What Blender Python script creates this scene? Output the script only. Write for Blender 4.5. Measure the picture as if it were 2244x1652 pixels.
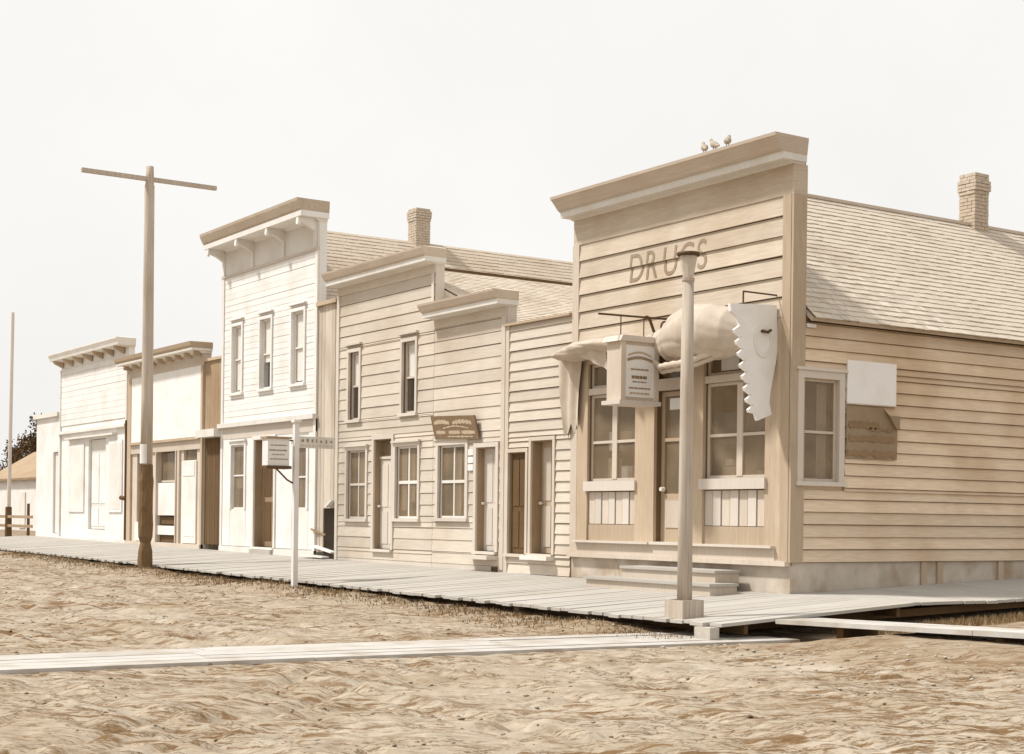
import bpy, bmesh, math, random
import numpy as np
from mathutils import Vector, Matrix
random.seed(7); rng = np.random.default_rng(5)
S = bpy.context.scene
for o in list(bpy.data.objects): bpy.data.objects.remove(o)
C = S.collection

# ------------------------------------------------------------------ camera
H = 1.15
cam = bpy.data.objects.new('camera', bpy.data.cameras.new('camera')); C.objects.link(cam)
th = math.atan(2222/3322.0); roll = math.atan(.012)
V = Vector((-math.cos(th), math.sin(th), 0)); R = Vector((math.sin(th), math.cos(th), 0)); U = Vector((0, 0, 1))
Rc = R*math.cos(roll) + U*math.sin(roll)          # the camera was held a touch anticlockwise
Uc = -R*math.sin(roll) + U*math.cos(roll)
m = Matrix((Rc, Uc, -V)).transposed().to_4x4(); m.translation = Vector((0, 0, H))
cam.matrix_world = m
cam.data.sensor_width = 36; cam.data.lens = 36*3322/2244.0
cam.data.shift_y = (1136-826)/2244.0
cam.data.clip_start = .1; cam.data.clip_end = 3000
S.camera = cam

# ------------------------------------------------------------------ sky and sun: thin bright overcast
w = bpy.data.worlds.new('World'); S.world = w; w.use_nodes = True
nt = w.node_tree; nt.nodes.clear()
SUN_EL, SUN_AZ = math.radians(54), math.radians(216)   # azimuth clockwise from +Y
sky = nt.nodes.new('ShaderNodeTexSky'); sky.sky_type = 'NISHITA'; sky.sun_disc = False
sky.sun_elevation = SUN_EL; sky.sun_rotation = SUN_AZ; sky.air_density = 1.0; sky.dust_density = 6
bw = nt.nodes.new('ShaderNodeRGBToBW')
mr = nt.nodes.new('ShaderNodeMapRange'); mr.inputs['From Min'].default_value = 0; mr.inputs['From Max'].default_value = 12
mr.inputs['To Min'].default_value = 7.2; mr.inputs['To Max'].default_value = 7.9
tc = nt.nodes.new('ShaderNodeTexCoord')
cn = nt.nodes.new('ShaderNodeTexNoise'); cn.inputs['Scale'].default_value = 3.0; cn.inputs['Detail'].default_value = 6
cm = nt.nodes.new('ShaderNodeMapRange'); cm.inputs['From Min'].default_value = .3; cm.inputs['From Max'].default_value = .7; cm.inputs['To Min'].default_value = .95; cm.inputs['To Max'].default_value = 1.06
ml = nt.nodes.new('ShaderNodeMath'); ml.operation = 'MULTIPLY'
vm = nt.nodes.new('ShaderNodeVectorMath'); vm.operation = 'SCALE'; vm.inputs[0].default_value = (1.0, .986, .96)
bg = nt.nodes.new('ShaderNodeBackground'); bg.inputs['Strength'].default_value = .129
out = nt.nodes.new('ShaderNodeOutputWorld')
L = nt.links.new
L(sky.outputs[0], bw.inputs[0]); L(bw.outputs[0], mr.inputs[0]); L(tc.outputs['Generated'], cn.inputs['Vector'])
L(cn.outputs[0], cm.inputs[0]); L(mr.outputs[0], ml.inputs[0]); L(cm.outputs[0], ml.inputs[1])
L(ml.outputs[0], vm.inputs['Scale']); L(vm.outputs[0], bg.inputs[0]); L(bg.outputs[0], out.inputs[0])
sun = bpy.data.objects.new('sun', bpy.data.lights.new('sun', 'SUN')); C.objects.link(sun)
sun.data.energy = 4.4; sun.data.angle = math.radians(5); sun.data.color = (1, .97, .925)
sd = Vector((math.sin(SUN_AZ)*math.cos(SUN_EL), math.cos(SUN_AZ)*math.cos(SUN_EL), math.sin(SUN_EL)))
sun.rotation_euler = sd.to_track_quat('Z', 'Y').to_euler()
S.view_settings.view_transform = 'Standard'; S.view_settings.look = 'None'
S.view_settings.exposure = 0.0; S.view_settings.gamma = 1; S.view_settings.use_curve_mapping = False
S.render.engine = 'CYCLES'
S.render.resolution_x = 1024; S.render.resolution_y = 754

# ------------------------------------------------------------------ materials
def mat(name, col, var=.12, stretch=(1, 1, 1), scale=6.0, rough=.85, bump=.25, stain=.12, objvar=.08, stain_scale=.7,
        stain_col=None, spec=.25, dark=None, dark_lo=.56, dark_hi=.66, dark_scale=3.0, dark_stretch=(1, 1, 1), dark_mask=None, bump_dist=.01, detail=7):
    M = bpy.data.materials.new(name); M.use_nodes = True
    n = M.node_tree; b = n.nodes['Principled BSDF']; l = n.links.new
    g = n.nodes.new('ShaderNodeNewGeometry')
    mp = n.nodes.new('ShaderNodeMapping'); mp.inputs['Scale'].default_value = stretch
    l(g.outputs['Position'], mp.inputs[0])
    t = n.nodes.new('ShaderNodeTexNoise'); t.inputs['Scale'].default_value = scale; t.inputs['Detail'].default_value = detail
    t.inputs['Roughness'].default_value = .65
    l(mp.outputs[0], t.inputs['Vector'])
    t2 = n.nodes.new('ShaderNodeTexNoise'); t2.inputs['Scale'].default_value = stain_scale; t2.inputs['Detail'].default_value = 5
    l(g.outputs['Position'], t2.inputs['Vector'])
    oi = n.nodes.new('ShaderNodeObjectInfo')
    def mrng(src, lo, hi, a=.25, z=.75):
        r = n.nodes.new('ShaderNodeMapRange'); r.inputs['From Min'].default_value = a; r.inputs['From Max'].default_value = z
        r.inputs['To Min'].default_value = lo; r.inputs['To Max'].default_value = hi; l(src, r.inputs[0]); return r.outputs[0]
    a = mrng(t.outputs[0], 1-var, 1+var*.6)
    c = mrng(oi.outputs['Random'], 1-objvar, 1+objvar*.7, 0, 1)
    mu = n.nodes.new('ShaderNodeMath'); mu.operation = 'MULTIPLY'; l(a, mu.inputs[0]); l(c, mu.inputs[1])
    vs = n.nodes.new('ShaderNodeVectorMath'); vs.operation = 'SCALE'; vs.inputs[0].default_value = col; l(mu.outputs[0], vs.inputs['Scale'])
    sc = stain_col or (col[0]*.62, col[1]*.52, col[2]*.40)
    mx = n.nodes.new('ShaderNodeMix'); mx.data_type = 'RGBA'
    l(mrng(t2.outputs[0], 0, stain*2.2, .45, .75), mx.inputs[0]); l(vs.outputs[0], mx.inputs[6]); mx.inputs[7].default_value = (*sc, 1)
    last = mx.outputs[2]
    if dark:
        mp3 = n.nodes.new('ShaderNodeMapping'); mp3.inputs['Scale'].default_value = dark_stretch; l(g.outputs['Position'], mp3.inputs[0])
        t3 = n.nodes.new('ShaderNodeTexNoise'); t3.inputs['Scale'].default_value = dark_scale; t3.inputs['Detail'].default_value = 8
        t3.inputs['Roughness'].default_value = .72; l(mp3.outputs[0], t3.inputs['Vector'])
        m2 = n.nodes.new('ShaderNodeMix'); m2.data_type = 'RGBA'
        fac_ = mrng(t3.outputs[0], 0, .85, dark_lo, dark_hi)
        if dark_mask:
            t4 = n.nodes.new('ShaderNodeTexNoise'); t4.inputs['Scale'].default_value = dark_mask; t4.inputs['Detail'].default_value = 3
            l(g.outputs['Position'], t4.inputs['Vector'])
            mm = n.nodes.new('ShaderNodeMath'); mm.operation = 'MULTIPLY'; l(fac_, mm.inputs[0]); l(mrng(t4.outputs[0], .15, 1, .40, .60), mm.inputs[1]); fac_ = mm.outputs[0]
        l(fac_, m2.inputs[0]); l(last, m2.inputs[6]); m2.inputs[7].default_value = (*dark, 1)
        last = m2.outputs[2]
    l(last, b.inputs['Base Color'])
    b.inputs['Roughness'].default_value = rough; b.inputs['Specular IOR Level'].default_value = spec
    bp = n.nodes.new('ShaderNodeBump'); bp.inputs['Strength'].default_value = bump; bp.inputs['Distance'].default_value = bump_dist
    l(t.outputs[0], bp.inputs['Height']); l(bp.outputs[0], b.inputs['Normal'])
    return M
HS = (.5, .5, 9)      # grain along horizontal boards
VS = (7, 7, .5)       # grain along vertical boards
M = {}
M['tan_board'] = mat('painted_tan_board', (.57, .485, .385), .19, HS, 5, stain=.30, objvar=.13)
M['side_board'] = mat('weathered_side_board', (.71, .57, .42), .20, HS, 5, stain=.30, objvar=.13)
M['cream_board'] = mat('cream_board', (.59, .52, .435), .15, HS, 5, stain=.20, objvar=.10)
M['white_board'] = mat('white_board', (.76, .74, .71), .09, HS, 5, stain=.14, stain_scale=1.3, objvar=.03)
M['white_trim'] = mat('white_trim', (.72, .69, .64), .10, VS, 4, stain=.14, stain_scale=1.3)
M['tan_trim'] = mat('tan_trim', (.58, .50, .415), .13, VS, 4, stain=.16)
M['cream_trim'] = mat('cream_trim', (.60, .54, .47), .08, VS, 4, stain=.08)
M['brown_trim'] = mat('brown_trim', (.50, .395, .285), .16, VS, 4, stain=.2)
M['worn_brown'] = mat('worn_brown_wood', (.36, .26, .165), .2, VS, 4, stain=.25)  # worn wood; on door linings this brown also stands for shade
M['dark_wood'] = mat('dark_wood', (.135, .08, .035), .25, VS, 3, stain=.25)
M['cornice_brown'] = mat('cornice_brown', (.57, .485, .395), .16, (.4, 2, 10), 5, stain=.15)
M['grey_plank'] = mat('bare_plank_vertical', (.55, .475, .39), .2, VS, 4, stain=.2, objvar=.14)
M['wall_back'] = mat('sheathing', (.19, .12, .06), .15, HS, 4)
M['interior'] = mat('interior_plaster', (.40, .29, .18), .1, rough=.95)
M['shingle_tan'] = mat('weathered_shingle', (.60, .525, .43), .15, (6, 1, 1), 4, stain=.16, objvar=.14)
M['shingle_brown'] = mat('brown_shingle', (.54, .455, .36), .2, (3, 3, 3), 4, stain=.2, objvar=.1)
M['brick'] = mat('chimney_brick', (.50, .42, .335), .2, (1, 1, 1), 9, stain=.2)
M['mortar'] = mat('mortar', (.46, .38, .29), .1, (1, 1, 1), 20)
M['plank'] = mat('walk_plank', (.45, .42, .375), .13, (9, .7, 1), 4, stain=.12, objvar=.07)
M['plank_x'] = mat('side_walk_plank', (.45, .42, .375), .13, (.7, 9, 1), 4, stain=.12, objvar=.07)
M['crossing'] = mat('crossing_plank', (.50, .47, .43), .22, (5, .6, 1), 4, stain=.34, stain_scale=1.7, objvar=.05)
M['crossing_x'] = mat('crossing_plank_across', (.54, .515, .475), .22, (.6, 5, 1), 4, stain=.34, stain_scale=1.7, objvar=.05)
M['dirt'] = mat('street_dirt', (.395, .33, .25), .34, (1, 1, 1), 6, rough=.95, bump=.9, bump_dist=.022, stain=.26, stain_scale=.5,
                detail=12)
def churned(Mt):
    n = Mt.node_tree; b = n.nodes['Principled BSDF']; l = n.links.new
    src = b.inputs['Base Color'].links[0].from_socket
    g = n.nodes.new('ShaderNodeNewGeometry')
    rot = n.nodes.new('ShaderNodeMapping'); rot.inputs['Rotation'].default_value = (0, 0, -math.radians(50)); l(g.outputs['Position'], rot.inputs[0])
    def noise(st, sc, det, rg, dist=0):
        mp = n.nodes.new('ShaderNodeMapping'); mp.inputs['Scale'].default_value = st; l(rot.outputs[0], mp.inputs[0])
        t = n.nodes.new('ShaderNodeTexNoise'); t.inputs['Scale'].default_value = sc; t.inputs['Detail'].default_value = det; t.inputs['Roughness'].default_value = rg
        t.inputs['Distortion'].default_value = dist; l(mp.outputs[0], t.inputs['Vector']); return t.outputs[0]
    def rng_(x, a, b_, lo, hi):
        q = n.nodes.new('ShaderNodeMapRange'); q.inputs['From Min'].default_value = a; q.inputs['From Max'].default_value = b_; q.inputs['To Min'].default_value = lo; q.inputs['To Max'].default_value = hi; l(x, q.inputs[0]); return q.outputs[0]
    def math_(op, a, b_=None):
        q = n.nodes.new('ShaderNodeMath'); q.operation = op
        for i, x in enumerate((a, b_)):
            if x is None: continue
            if isinstance(x, float): q.inputs[i].default_value = x
            else: l(x, q.inputs[i])
        return q.outputs[0]
    def over(base, fac, c):
        q = n.nodes.new('ShaderNodeMix'); q.data_type = 'RGBA'; l(fac, q.inputs[0]); l(base, q.inputs[6]); q.inputs[7].default_value = (*c, 1); return q.outputs[2]
    mask = rng_(noise((.8, 1.3, 1), .55, 3, .5), .40, .56, .2, 1)
    big = math_('MULTIPLY', rng_(noise((.9, 3.0, 1), 2.1, 13, .76, .2), .498, .555, 0, .92), mask)  # brown streaks: mud stains, with rut and clod shade in the colour
    rut_shade = rng_(math_('ABSOLUTE', math_('SUBTRACT', noise((1, 3.0, 1), 2.3, 9, .64, .5), .5)), .0, .034, .95, 0)  # thin dark lines: shadows of ruts and clods painted into the dirt
    rut_shade = math_('MULTIPLY', rut_shade, rng_(noise((1, 2, 1), .9, 4, .6), .44, .52, 0, 1))
    fleck = rng_(noise((1, 2, 1), 11, 6, .7), .55, .66, 0, .7)
    pale = rng_(noise((1, 2.2, 1), 1.3, 6, .6), .55, .72, 0, .5)
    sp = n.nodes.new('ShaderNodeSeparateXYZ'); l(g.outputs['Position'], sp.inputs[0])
    walk_edge = math_('MULTIPLY', rng_(sp.outputs['Y'], 12.1, 13.0, 0, .75), rng_(noise((1.2, 1.2, 1), 1.6, 9, .7), .38, .58, .25, 1))  # browner towards the boardwalk, broken up by noise
    c = over(src, pale, (.54, .49, .42)); c = over(c, walk_edge, (.25, .18, .11)); c = over(c, fleck, (.25, .18, .105)); c = over(c, big, (.15, .08, .027)); c = over(c, rut_shade, (.11, .06, .022))
    l(c, b.inputs['Base Color'])
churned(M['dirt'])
M['stone'] = mat('pale_stone', (.46, .42, .36), .2, (1, 1, 1), 8, stain=.2)
M['foundation'] = mat('whitewashed_foundation', (.52, .455, .38), .2, (1, 1, .6), 3, stain=.5, stain_scale=1.6,
                      dark=(.30, .19, .09), dark_lo=.60, dark_hi=.70, dark_scale=1.8, dark_stretch=(1, 1, .3))
M['pole'] = mat('pole_wood', (.49, .42, .345), .34, (9, 9, .35), 3, stain=.2)
M['pole_dark'] = mat('charred_pole_wood', (.19, .12, .06), .4, (6, 6, .8), 3, stain=.3)
M['paper'] = mat('paper', (.78, .76, .73), .05, (1, 1, 1), 20, stain=.10, stain_scale=2.5)
M['canvas'] = mat('awning_canvas', (.55, .47, .385), .12, (1, 1, 1), 6, stain=.18, stain_scale=2)
M['iron'] = mat('iron', (.10, .055, .025), .2, (1, 1, 1), 20, rough=.6)
M['faded_print'] = mat('faded_print', (.33, .245, .16), .15, (1, 1, 1), 8, stain=.2)
M['print_ink'] = mat('print_ink', (.27, .18, .10), .15, (1, 1, 1), 12)
M['letter'] = mat('faded_letter', (.31, .235, .165), .3, (1, 1, 1), 9, stain=.35)
M['sign_brown'] = mat('sign_brown', (.21, .14, .08), .2, (1, 1, 1), 5)
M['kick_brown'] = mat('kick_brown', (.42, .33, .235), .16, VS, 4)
M['weed'] = mat('dead_weed', (.26, .175, .09), .3, (1, 1, 1), 4, objvar=0)
M['leaf'] = mat('leaf', (.11, .07, .03), .3, (1, 1, 1), 3)
M['feather'] = mat('feather', (.40, .33, .26), .2, (1, 1, 1), 30)
M['blind'] = mat('window_blind', (.78, .75, .70), .05, VS, 3, stain=.05)
M['curtain'] = mat('curtain', (.60, .50, .385), .15, VS, 3, stain=.1)
M['porcelain'] = mat('porcelain', (.8, .76, .7), .03, rough=.3)
def glass(name, tint=(.24, .165, .095), fac=.5, rough=.06, clear=.9):
    G = bpy.data.materials.new(name); G.use_nodes = True
    n = G.node_tree; b = n.nodes['Principled BSDF']; o = n.nodes['Material Output']
    b.inputs['Base Color'].default_value = (*tint, 1); b.inputs['Roughness'].default_value = rough
    g = n.nodes.new('ShaderNodeNewGeometry'); t = n.nodes.new('ShaderNodeTexNoise'); t.inputs['Scale'].default_value = 2.2
    n.links.new(g.outputs['Position'], t.inputs['Vector'])
    bp = n.nodes.new('ShaderNodeBump'); bp.inputs['Strength'].default_value = .3; bp.inputs['Distance'].default_value = .03
    n.links.new(t.outputs[0], bp.inputs['Height']); n.links.new(bp.outputs[0], b.inputs['Normal'])
    tr = n.nodes.new('ShaderNodeBsdfTransparent'); tr.inputs[0].default_value = (clear, clear, clear, 1)
    mx = n.nodes.new('ShaderNodeMixShader'); mx.inputs[0].default_value = fac
    if fac > .1:
        t2 = n.nodes.new('ShaderNodeTexNoise'); t2.inputs['Scale'].default_value = 1.6; t2.inputs['Detail'].default_value = 2; n.links.new(g.outputs['Position'], t2.inputs['Vector'])
        q = n.nodes.new('ShaderNodeMapRange'); q.inputs['From Min'].default_value = .35; q.inputs['From Max'].default_value = .65
        q.inputs['To Min'].default_value = fac*.8; q.inputs['To Max'].default_value = fac*1.25; n.links.new(t2.outputs[0], q.inputs[0]); n.links.new(q.outputs[0], mx.inputs[0])
    n.links.new(tr.outputs[0], mx.inputs[1]); n.links.new(b.outputs[0], mx.inputs[2]); n.links.new(mx.outputs[0], o.inputs[0])
    return G
M['glass'] = glass('old_window_glass', (.42, .31, .19), .30)
M['clear_glass'] = glass('clear_window_glass', (.6, .54, .46), .04, .08, 1.0)
M['lamp_glass'] = glass('frosted_lamp_glass', (.6, .52, .43), .8, .3)

# ------------------------------------------------------------------ helpers
ORG = {}
class MB:
    def __init__(s): s.v = []; s.f = []
    def add(s, vs, fs):
        k = len(s.v); s.v += [tuple(x) for x in vs]; s.f += [tuple(k+i for i in f) for f in fs]; return s
    def box(s, a, b, F=None):
        (x0, y0, z0), (x1, y1, z1) = a, b
        vs = [(x0, y0, z0), (x1, y0, z0), (x1, y1, z0), (x0, y1, z0), (x0, y0, z1), (x1, y0, z1), (x1, y1, z1), (x0, y1, z1)]
        fs = [(0, 3, 2, 1), (4, 5, 6, 7), (0, 1, 5, 4), (1, 2, 6, 5), (2, 3, 7, 6), (3, 0, 4, 7)]
        return s.add([F(*p) for p in vs] if F else vs, fs)
    def prism(s, pts, w0, w1, F):
        n = len(pts)
        vs = [F(u, v, w0) for u, v in pts] + [F(u, v, w1) for u, v in pts]
        fs = [tuple(range(n-1, -1, -1)), tuple(range(n, 2*n))] + [(i, (i+1) % n, n+(i+1) % n, n+i) for i in range(n)]
        return s.add(vs, fs)
    def tube(s, p0, p1, r0, r1=None, n=12, cap=True):
        r1 = r0 if r1 is None else r1
        p0, p1 = Vector(p0), Vector(p1); d = (p1-p0).normalized()
        a = d.orthogonal().normalized(); b = d.cross(a)
        vs = []
        for p, r in ((p0, r0), (p1, r1)):
            for i in range(n):
                t = 2*math.pi*i/n; vs.append(p + a*math.cos(t)*r + b*math.sin(t)*r)
        fs = [(i, (i+1) % n, n+(i+1) % n, n+i) for i in range(n)]
        if cap: fs += [tuple(range(n-1, -1, -1)), tuple(range(n, 2*n))]
        return s.add(vs, fs)
    def lathe(s, c, prof, n=16, wob=0):
        vs = []
        for z, r in prof:
            for i in range(n):
                t = 2*math.pi*i/n; rr = r*(1+wob*random.uniform(-1, 1)); vs.append((c[0]+math.cos(t)*rr, c[1]+math.sin(t)*rr, c[2]+z))
        m_ = len(prof)
        fs = [(j*n+i, j*n+(i+1) % n, (j+1)*n+(i+1) % n, (j+1)*n+i) for j in range(m_-1) for i in range(n)]
        fs += [tuple(range(n-1, -1, -1)), tuple((m_-1)*n+i for i in range(n))]
        return s.add(vs, fs)
    def path(s, pts, r, n=8):
        for a, b in zip(pts[:-1], pts[1:]): s.tube(a, b, r, r, n)
        return s
    def build(s, name, m_, parent=None, smooth=False, kind=None, label=None):
        me = bpy.data.meshes.new(name)
        o_ = ORG.get(parent.name, Vector()) if parent else Vector()
        me.from_pydata([tuple(Vector(v)-o_) for v in s.v], [], s.f); me.update()
        me.materials.append(M[m_] if isinstance(m_, str) else m_)
        if smooth:
            for p in me.polygons: p.use_smooth = True
        o = bpy.data.objects.new(name, me); C.objects.link(o)
        if parent: o.parent = parent
        ORG[o.name] = o_
        if kind: o['kind'] = kind
        if label: o['label'] = label
        return o
def thing(name, label, cat, loc=(0, 0, 0), group=None, kind=None):
    o = bpy.data.objects.new(name, None); C.objects.link(o); o.location = loc; o.empty_display_size = .3
    ORG[o.name] = Vector(loc)
    if kind: o['kind'] = kind
    else: o['label'] = label; o['category'] = cat
    if group: o['group'] = group
    return o
YF = 17.06
def front(Y=YF): return lambda u, v, w: (u, Y-w, v)
def side(X=-17.55): return lambda u, v, w: (X+w, u, v)
F0 = front()

def place(me, name, parent, loc, rz=0, scale=(1, 1, 1), tilt=0, kind=None):
    o = bpy.data.objects.new(name, me); C.objects.link(o); o.parent = parent
    o.location = Vector(loc)-ORG[parent.name]; o.rotation_euler = (0, tilt, rz) if rz == 0 else (tilt, 0, rz); o.scale = scale
    return o
_cb = {}
def board_mesh(m_, butt):
    k = (m_, butt)
    if k not in _cb:
        t0, t1 = butt, .008
        vs = [(0, -t0, 0), (1, -t0, 0), (1, 0, 0), (0, 0, 0), (0, -t1, 1), (1, -t1, 1), (1, 0, 1), (0, 0, 1)]
        me = bpy.data.meshes.new('clapboard')
        me.from_pydata(vs, [], [(0, 3, 2, 1), (4, 5, 6, 7), (0, 1, 5, 4), (1, 2, 6, 5), (2, 3, 7, 6), (3, 0, 4, 7)]); me.materials.append(M[m_])
        _cb[k] = me
    return _cb[k]
def cut(rects, u0, u1, v0, v1):
    """split the strip u0-u1 x v0-v1 round the openings"""
    vs = sorted({v0, v1, *[r[2] for r in rects if v0 < r[2] < v1 and r[0] < u1 and r[1] > u0],
                 *[r[3] for r in rects if v0 < r[3] < v1 and r[0] < u1 and r[1] > u0]})
    res = []
    for a, b in zip(vs[:-1], vs[1:]):
        if b-a < .012: continue
        mid = (a+b)/2; x = u0
        for r in sorted([r for r in rects if r[2] < mid < r[3]]):
            if r[0] > x: res.append((x, min(r[0], u1), a, b))
            x = max(x, r[1])
        if x < u1: res.append((x, u1, a, b))
    # merge pieces that only differ by the vertical split
    res.sort(key=lambda q: (q[0], q[1], q[2])); outp = []
    for q in res:
        if outp and outp[-1][0] == q[0] and outp[-1][1] == q[1] and abs(outp[-1][3]-q[2]) < 1e-6:
            outp[-1] = (q[0], q[1], outp[-1][2], q[3])
        else: outp.append(q)
    return [q for q in outp if q[1]-q[0] > .02]
def clapboards(parent, F, u0, u1, v0, v1, pitch, holes, m_, rz=0, butt=.034):
    gp = .011 if m_ in ('tan_board', 'side_board') else .005
    n = int(math.ceil((v1-v0)/pitch-1e-6))
    for i in range(n):
        a = v0+i*pitch; b = min(v0+(i+1)*pitch, v1)
        for (x0, x1, c, d) in cut(holes, u0, u1, a+gp, b-.002):
            j = random.uniform(-.004, .004) if abs(c-a-gp) < 1e-9 else 0
            place(board_mesh(m_, butt), 'clapboard', parent, F(x0, c+j, random.uniform(0, .004)), rz, (x1-x0, 1, d-c),
                  random.uniform(-.0012, .0012))
def sheet(mb, F, u0, u1, v0, v1, w0, w1, holes):
    for (a, b, c, d) in cut(holes, u0, u1, v0, v1): mb.box((a, c, w0), (b, d, w1), F)
    return mb
def loft(F, u0, u1, prof, back=-.3, sf=.16):
    mb = MB(); vs = []
    for v, o in prof: vs += [F(u0-o*sf-.02, v, back), F(u1+o*sf+.02, v, back), F(u1+o*sf+.02, v, o), F(u0-o*sf-.02, v, o)]
    n = len(prof)
    fs = [(0, 1, 2, 3)] + [((n-1)*4+3, (n-1)*4+2, (n-1)*4+1, (n-1)*4)]
    fs += [(j*4+i, (j+1)*4+i, (j+1)*4+(i+1) % 4, j*4+(i+1) % 4) for j in range(n-1) for i in range(4)]
    return mb.add(vs, fs)

def wavy(F, u0, u1, v0, v1, w, amp=.02, waves=4, jag=0):
    n = max(6, int((u1-u0)*40)); mb = MB(); vs = []
    for k, v in enumerate((v0, v1)):
        for i in range(n+1):
            t = i/n; vs.append(F(u0+(u1-u0)*t, v+(random.uniform(-jag, jag) if k == 0 else 0), w+amp*math.sin(t*waves*6.283+.6)))
    return mb.add(vs, [(i, i+1, n+2+i, n+1+i) for i in range(n)])

def window(b, F, u0, u1, v0, v1, cols=1, rows=2, casing='white_trim', sash='white_trim', cw=.09, hood=True, sill=True, hoodext=.1,
           rec=.035, blind=None, curtains=(), split=None, mw=.03, hoodgap=0, label=None):
    """opening u0-u1 x v0-v1 ; casing round it ; window > sash, pane, sill, hood, blind, curtain"""
    mb = MB()
    mb.box((u0-cw, v0, -.012), (u0+.003, v1, .05), F); mb.box((u1-.003, v0, -.012), (u1+cw, v1, .05), F)
    mb.box((u0-cw, v1-.003, -.012), (u1+cw, v1+cw, .052), F)
    wn = mb.build('window', casing, b, label=label)
    if sill: MB().box((u0-cw-.03, v0-.07, -.1), (u1+cw+.03, v0, .09), F).build('sill', casing, wn)
    if hood: MB().box((u0-cw-.04, v1+cw+hoodgap, 0), (u1+cw+.04, v1+cw+hoodgap+.045, hoodext), F).build('hood', casing, wn)
    sb = MB(); sw = .05
    sb.box((u0, v0, -rec-.04), (u0+sw, v1, -rec), F); sb.box((u1-sw, v0, -rec-.04), (u1, v1, -rec), F)
    sb.box((u0+sw, v0, -rec-.04), (u1-sw, v0+sw, -rec), F); sb.box((u0+sw, v1-sw, -rec-.04), (u1-sw, v1, -rec), F)
    a0, a1, c0, c1 = u0+sw, u1-sw, v0+sw, v1-sw
    ys = split or [c0+(c1-c0)*k/rows for k in range(1, rows)]
    ys = [c0]+list(ys)+[c1]; xs = [a0+(a1-a0)*k/cols for k in range(cols+1)]
    for y in ys[1:-1]: sb.box((a0, y-mw*.7, -rec-.04), (a1, y+mw*.7, -rec+.004), F)
    for x in xs[1:-1]: sb.box((x-mw/2, c0, -rec-.038), (x+mw/2, c1, -rec-.003), F)
    sb.build('sash', sash, wn)
    for y0, y1 in zip(ys[:-1], ys[1:]):
        for x0, x1 in zip(xs[:-1], xs[1:]):
            MB().box((x0, y0, -rec-.026), (x1, y1, -rec-.018), F).build('pane', 'clear_glass' if blind else 'glass', wn)
    if blind: MB().box((a0, c1-(c1-c0)*blind, -rec-.055), (a1, c1, -rec-.050), F).build('blind', 'blind', wn)
    for (x0, x1, y0, y1) in curtains:
        wavy(F, x0, x1, y0, y1, -rec-.075, .02, max(2, (x1-x0)*9), .02).build('curtain', 'curtain', wn)
    return wn
def door(b, F, u0, u1, v0, v1, m_='cream_trim', casing='cream_trim', rec=.14, cw=.09, knob='left', panels=True, transom=None, glassy=None, thr=True, name='door', label=None, panelmat=None, shade_jamb='worn_brown'):
    d = MB().box((u0+.009, v0+.01, -rec-.05), (u1-.009, (transom or v1)-.01, -rec), F).build(name, m_, b, label=label)
    c = MB(); c.box((u0-cw, v0, -rec-.04), (u0+.006, v1, .05), F); c.box((u1-.006, v0, -rec-.04), (u1+cw, v1, .05), F); c.box((u0-cw, v1-.006, -rec-.04), (u1+cw, v1+cw, .052), F)
    c.build('door_frame', casing, d)
    MB().box((u0+.0065, v0, -rec+.0), (u0+.022, v1-.008, .0), F).box((u1-.022, v0, -rec), (u1-.0065, v1-.008, .0), F).box((u0+.022, v1-.024, -rec), (u1-.022, v1-.008, .0), F).build('shade_jamb', shade_jamb, d)  # lining coloured dark brown for the shade inside the door reveal
    top = transom or v1
    if transom:
        MB().box((u0, transom, -rec-.05), (u1, transom+.06, -rec+.03), F).build('transom_bar', casing, d)
        MB().box((u0, transom+.06, -rec-.03), (u1, v1, -rec-.02), F).build('transom_pane', 'glass', d)
    if panels:
        h = top-v0; W = u1-u0
        for (p, q) in ((.06, .42), (.47, .94)):
            for (r, s_) in ((.14, .47), (.53, .86)):
                MB().box((u0+W*r, v0+h*p, -rec-.002), (u0+W*s_, v0+h*q, -rec+.014), F).build('panel', panelmat or m_, d)
    if knob:
        x = u0+.07 if knob == 'left' else u1-.07
        mb = MB(); p = Vector(F(x, v0+1.0, -rec)); q = Vector(F(x, v0+1.0, -rec+.05)); mb.tube(p, q, .012, .012, 8); mb.tube(q, Vector(F(x, v0+1.0, -rec+.09)), .034, .026, 10)
        mb.build('knob', 'porcelain', d)
    if thr: MB().box((u0-.06, v0-.06, -rec-.03), (u1+.06, v0, .1), F).build('threshold', casing, d)
    return d

# ------------------------------------------------------------------ ground
def vnoise(x, y, seed=0):
    def h(i, j):
        n = (i*374761393 + j*668265263 + seed*1274126177) & 0xffffffff
        n = ((n ^ (n >> 13))*1274126177) & 0xffffffff
        return ((n ^ (n >> 16)) & 0xffff)/65535.0
    i = np.floor(x).astype(np.int64); j = np.floor(y).astype(np.int64); fx = x-i; fy = y-j
    fx = fx*fx*(3-2*fx); fy = fy*fy*(3-2*fy)
    return (h(i, j)*(1-fx)+h(i+1, j)*fx)*(1-fy) + (h(i, j+1)*(1-fx)+h(i+1, j+1)*fx)*fy
def base_z(x, y):
    x = np.asarray(x, float); y = np.asarray(y, float)
    z = -.46 + .0085*np.clip(-17.5-x, 0, 60)
    z = z + .032*np.clip(y-14.5, 0, 40)*np.clip((x+17.6)/1.5, 0, 1)
    z = z - .05*np.clip((9-y)/6, 0, 1)
    z = z + .11*np.clip((y-12.3)/.7, 0, 1)*np.clip(-(x+15.6)/.8, 0, 1)
    z = z + .23*np.clip((x+14.6)/1.6, 0, 1)*np.clip((y-12.2)/1.6, 0, 1)
    return z
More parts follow.
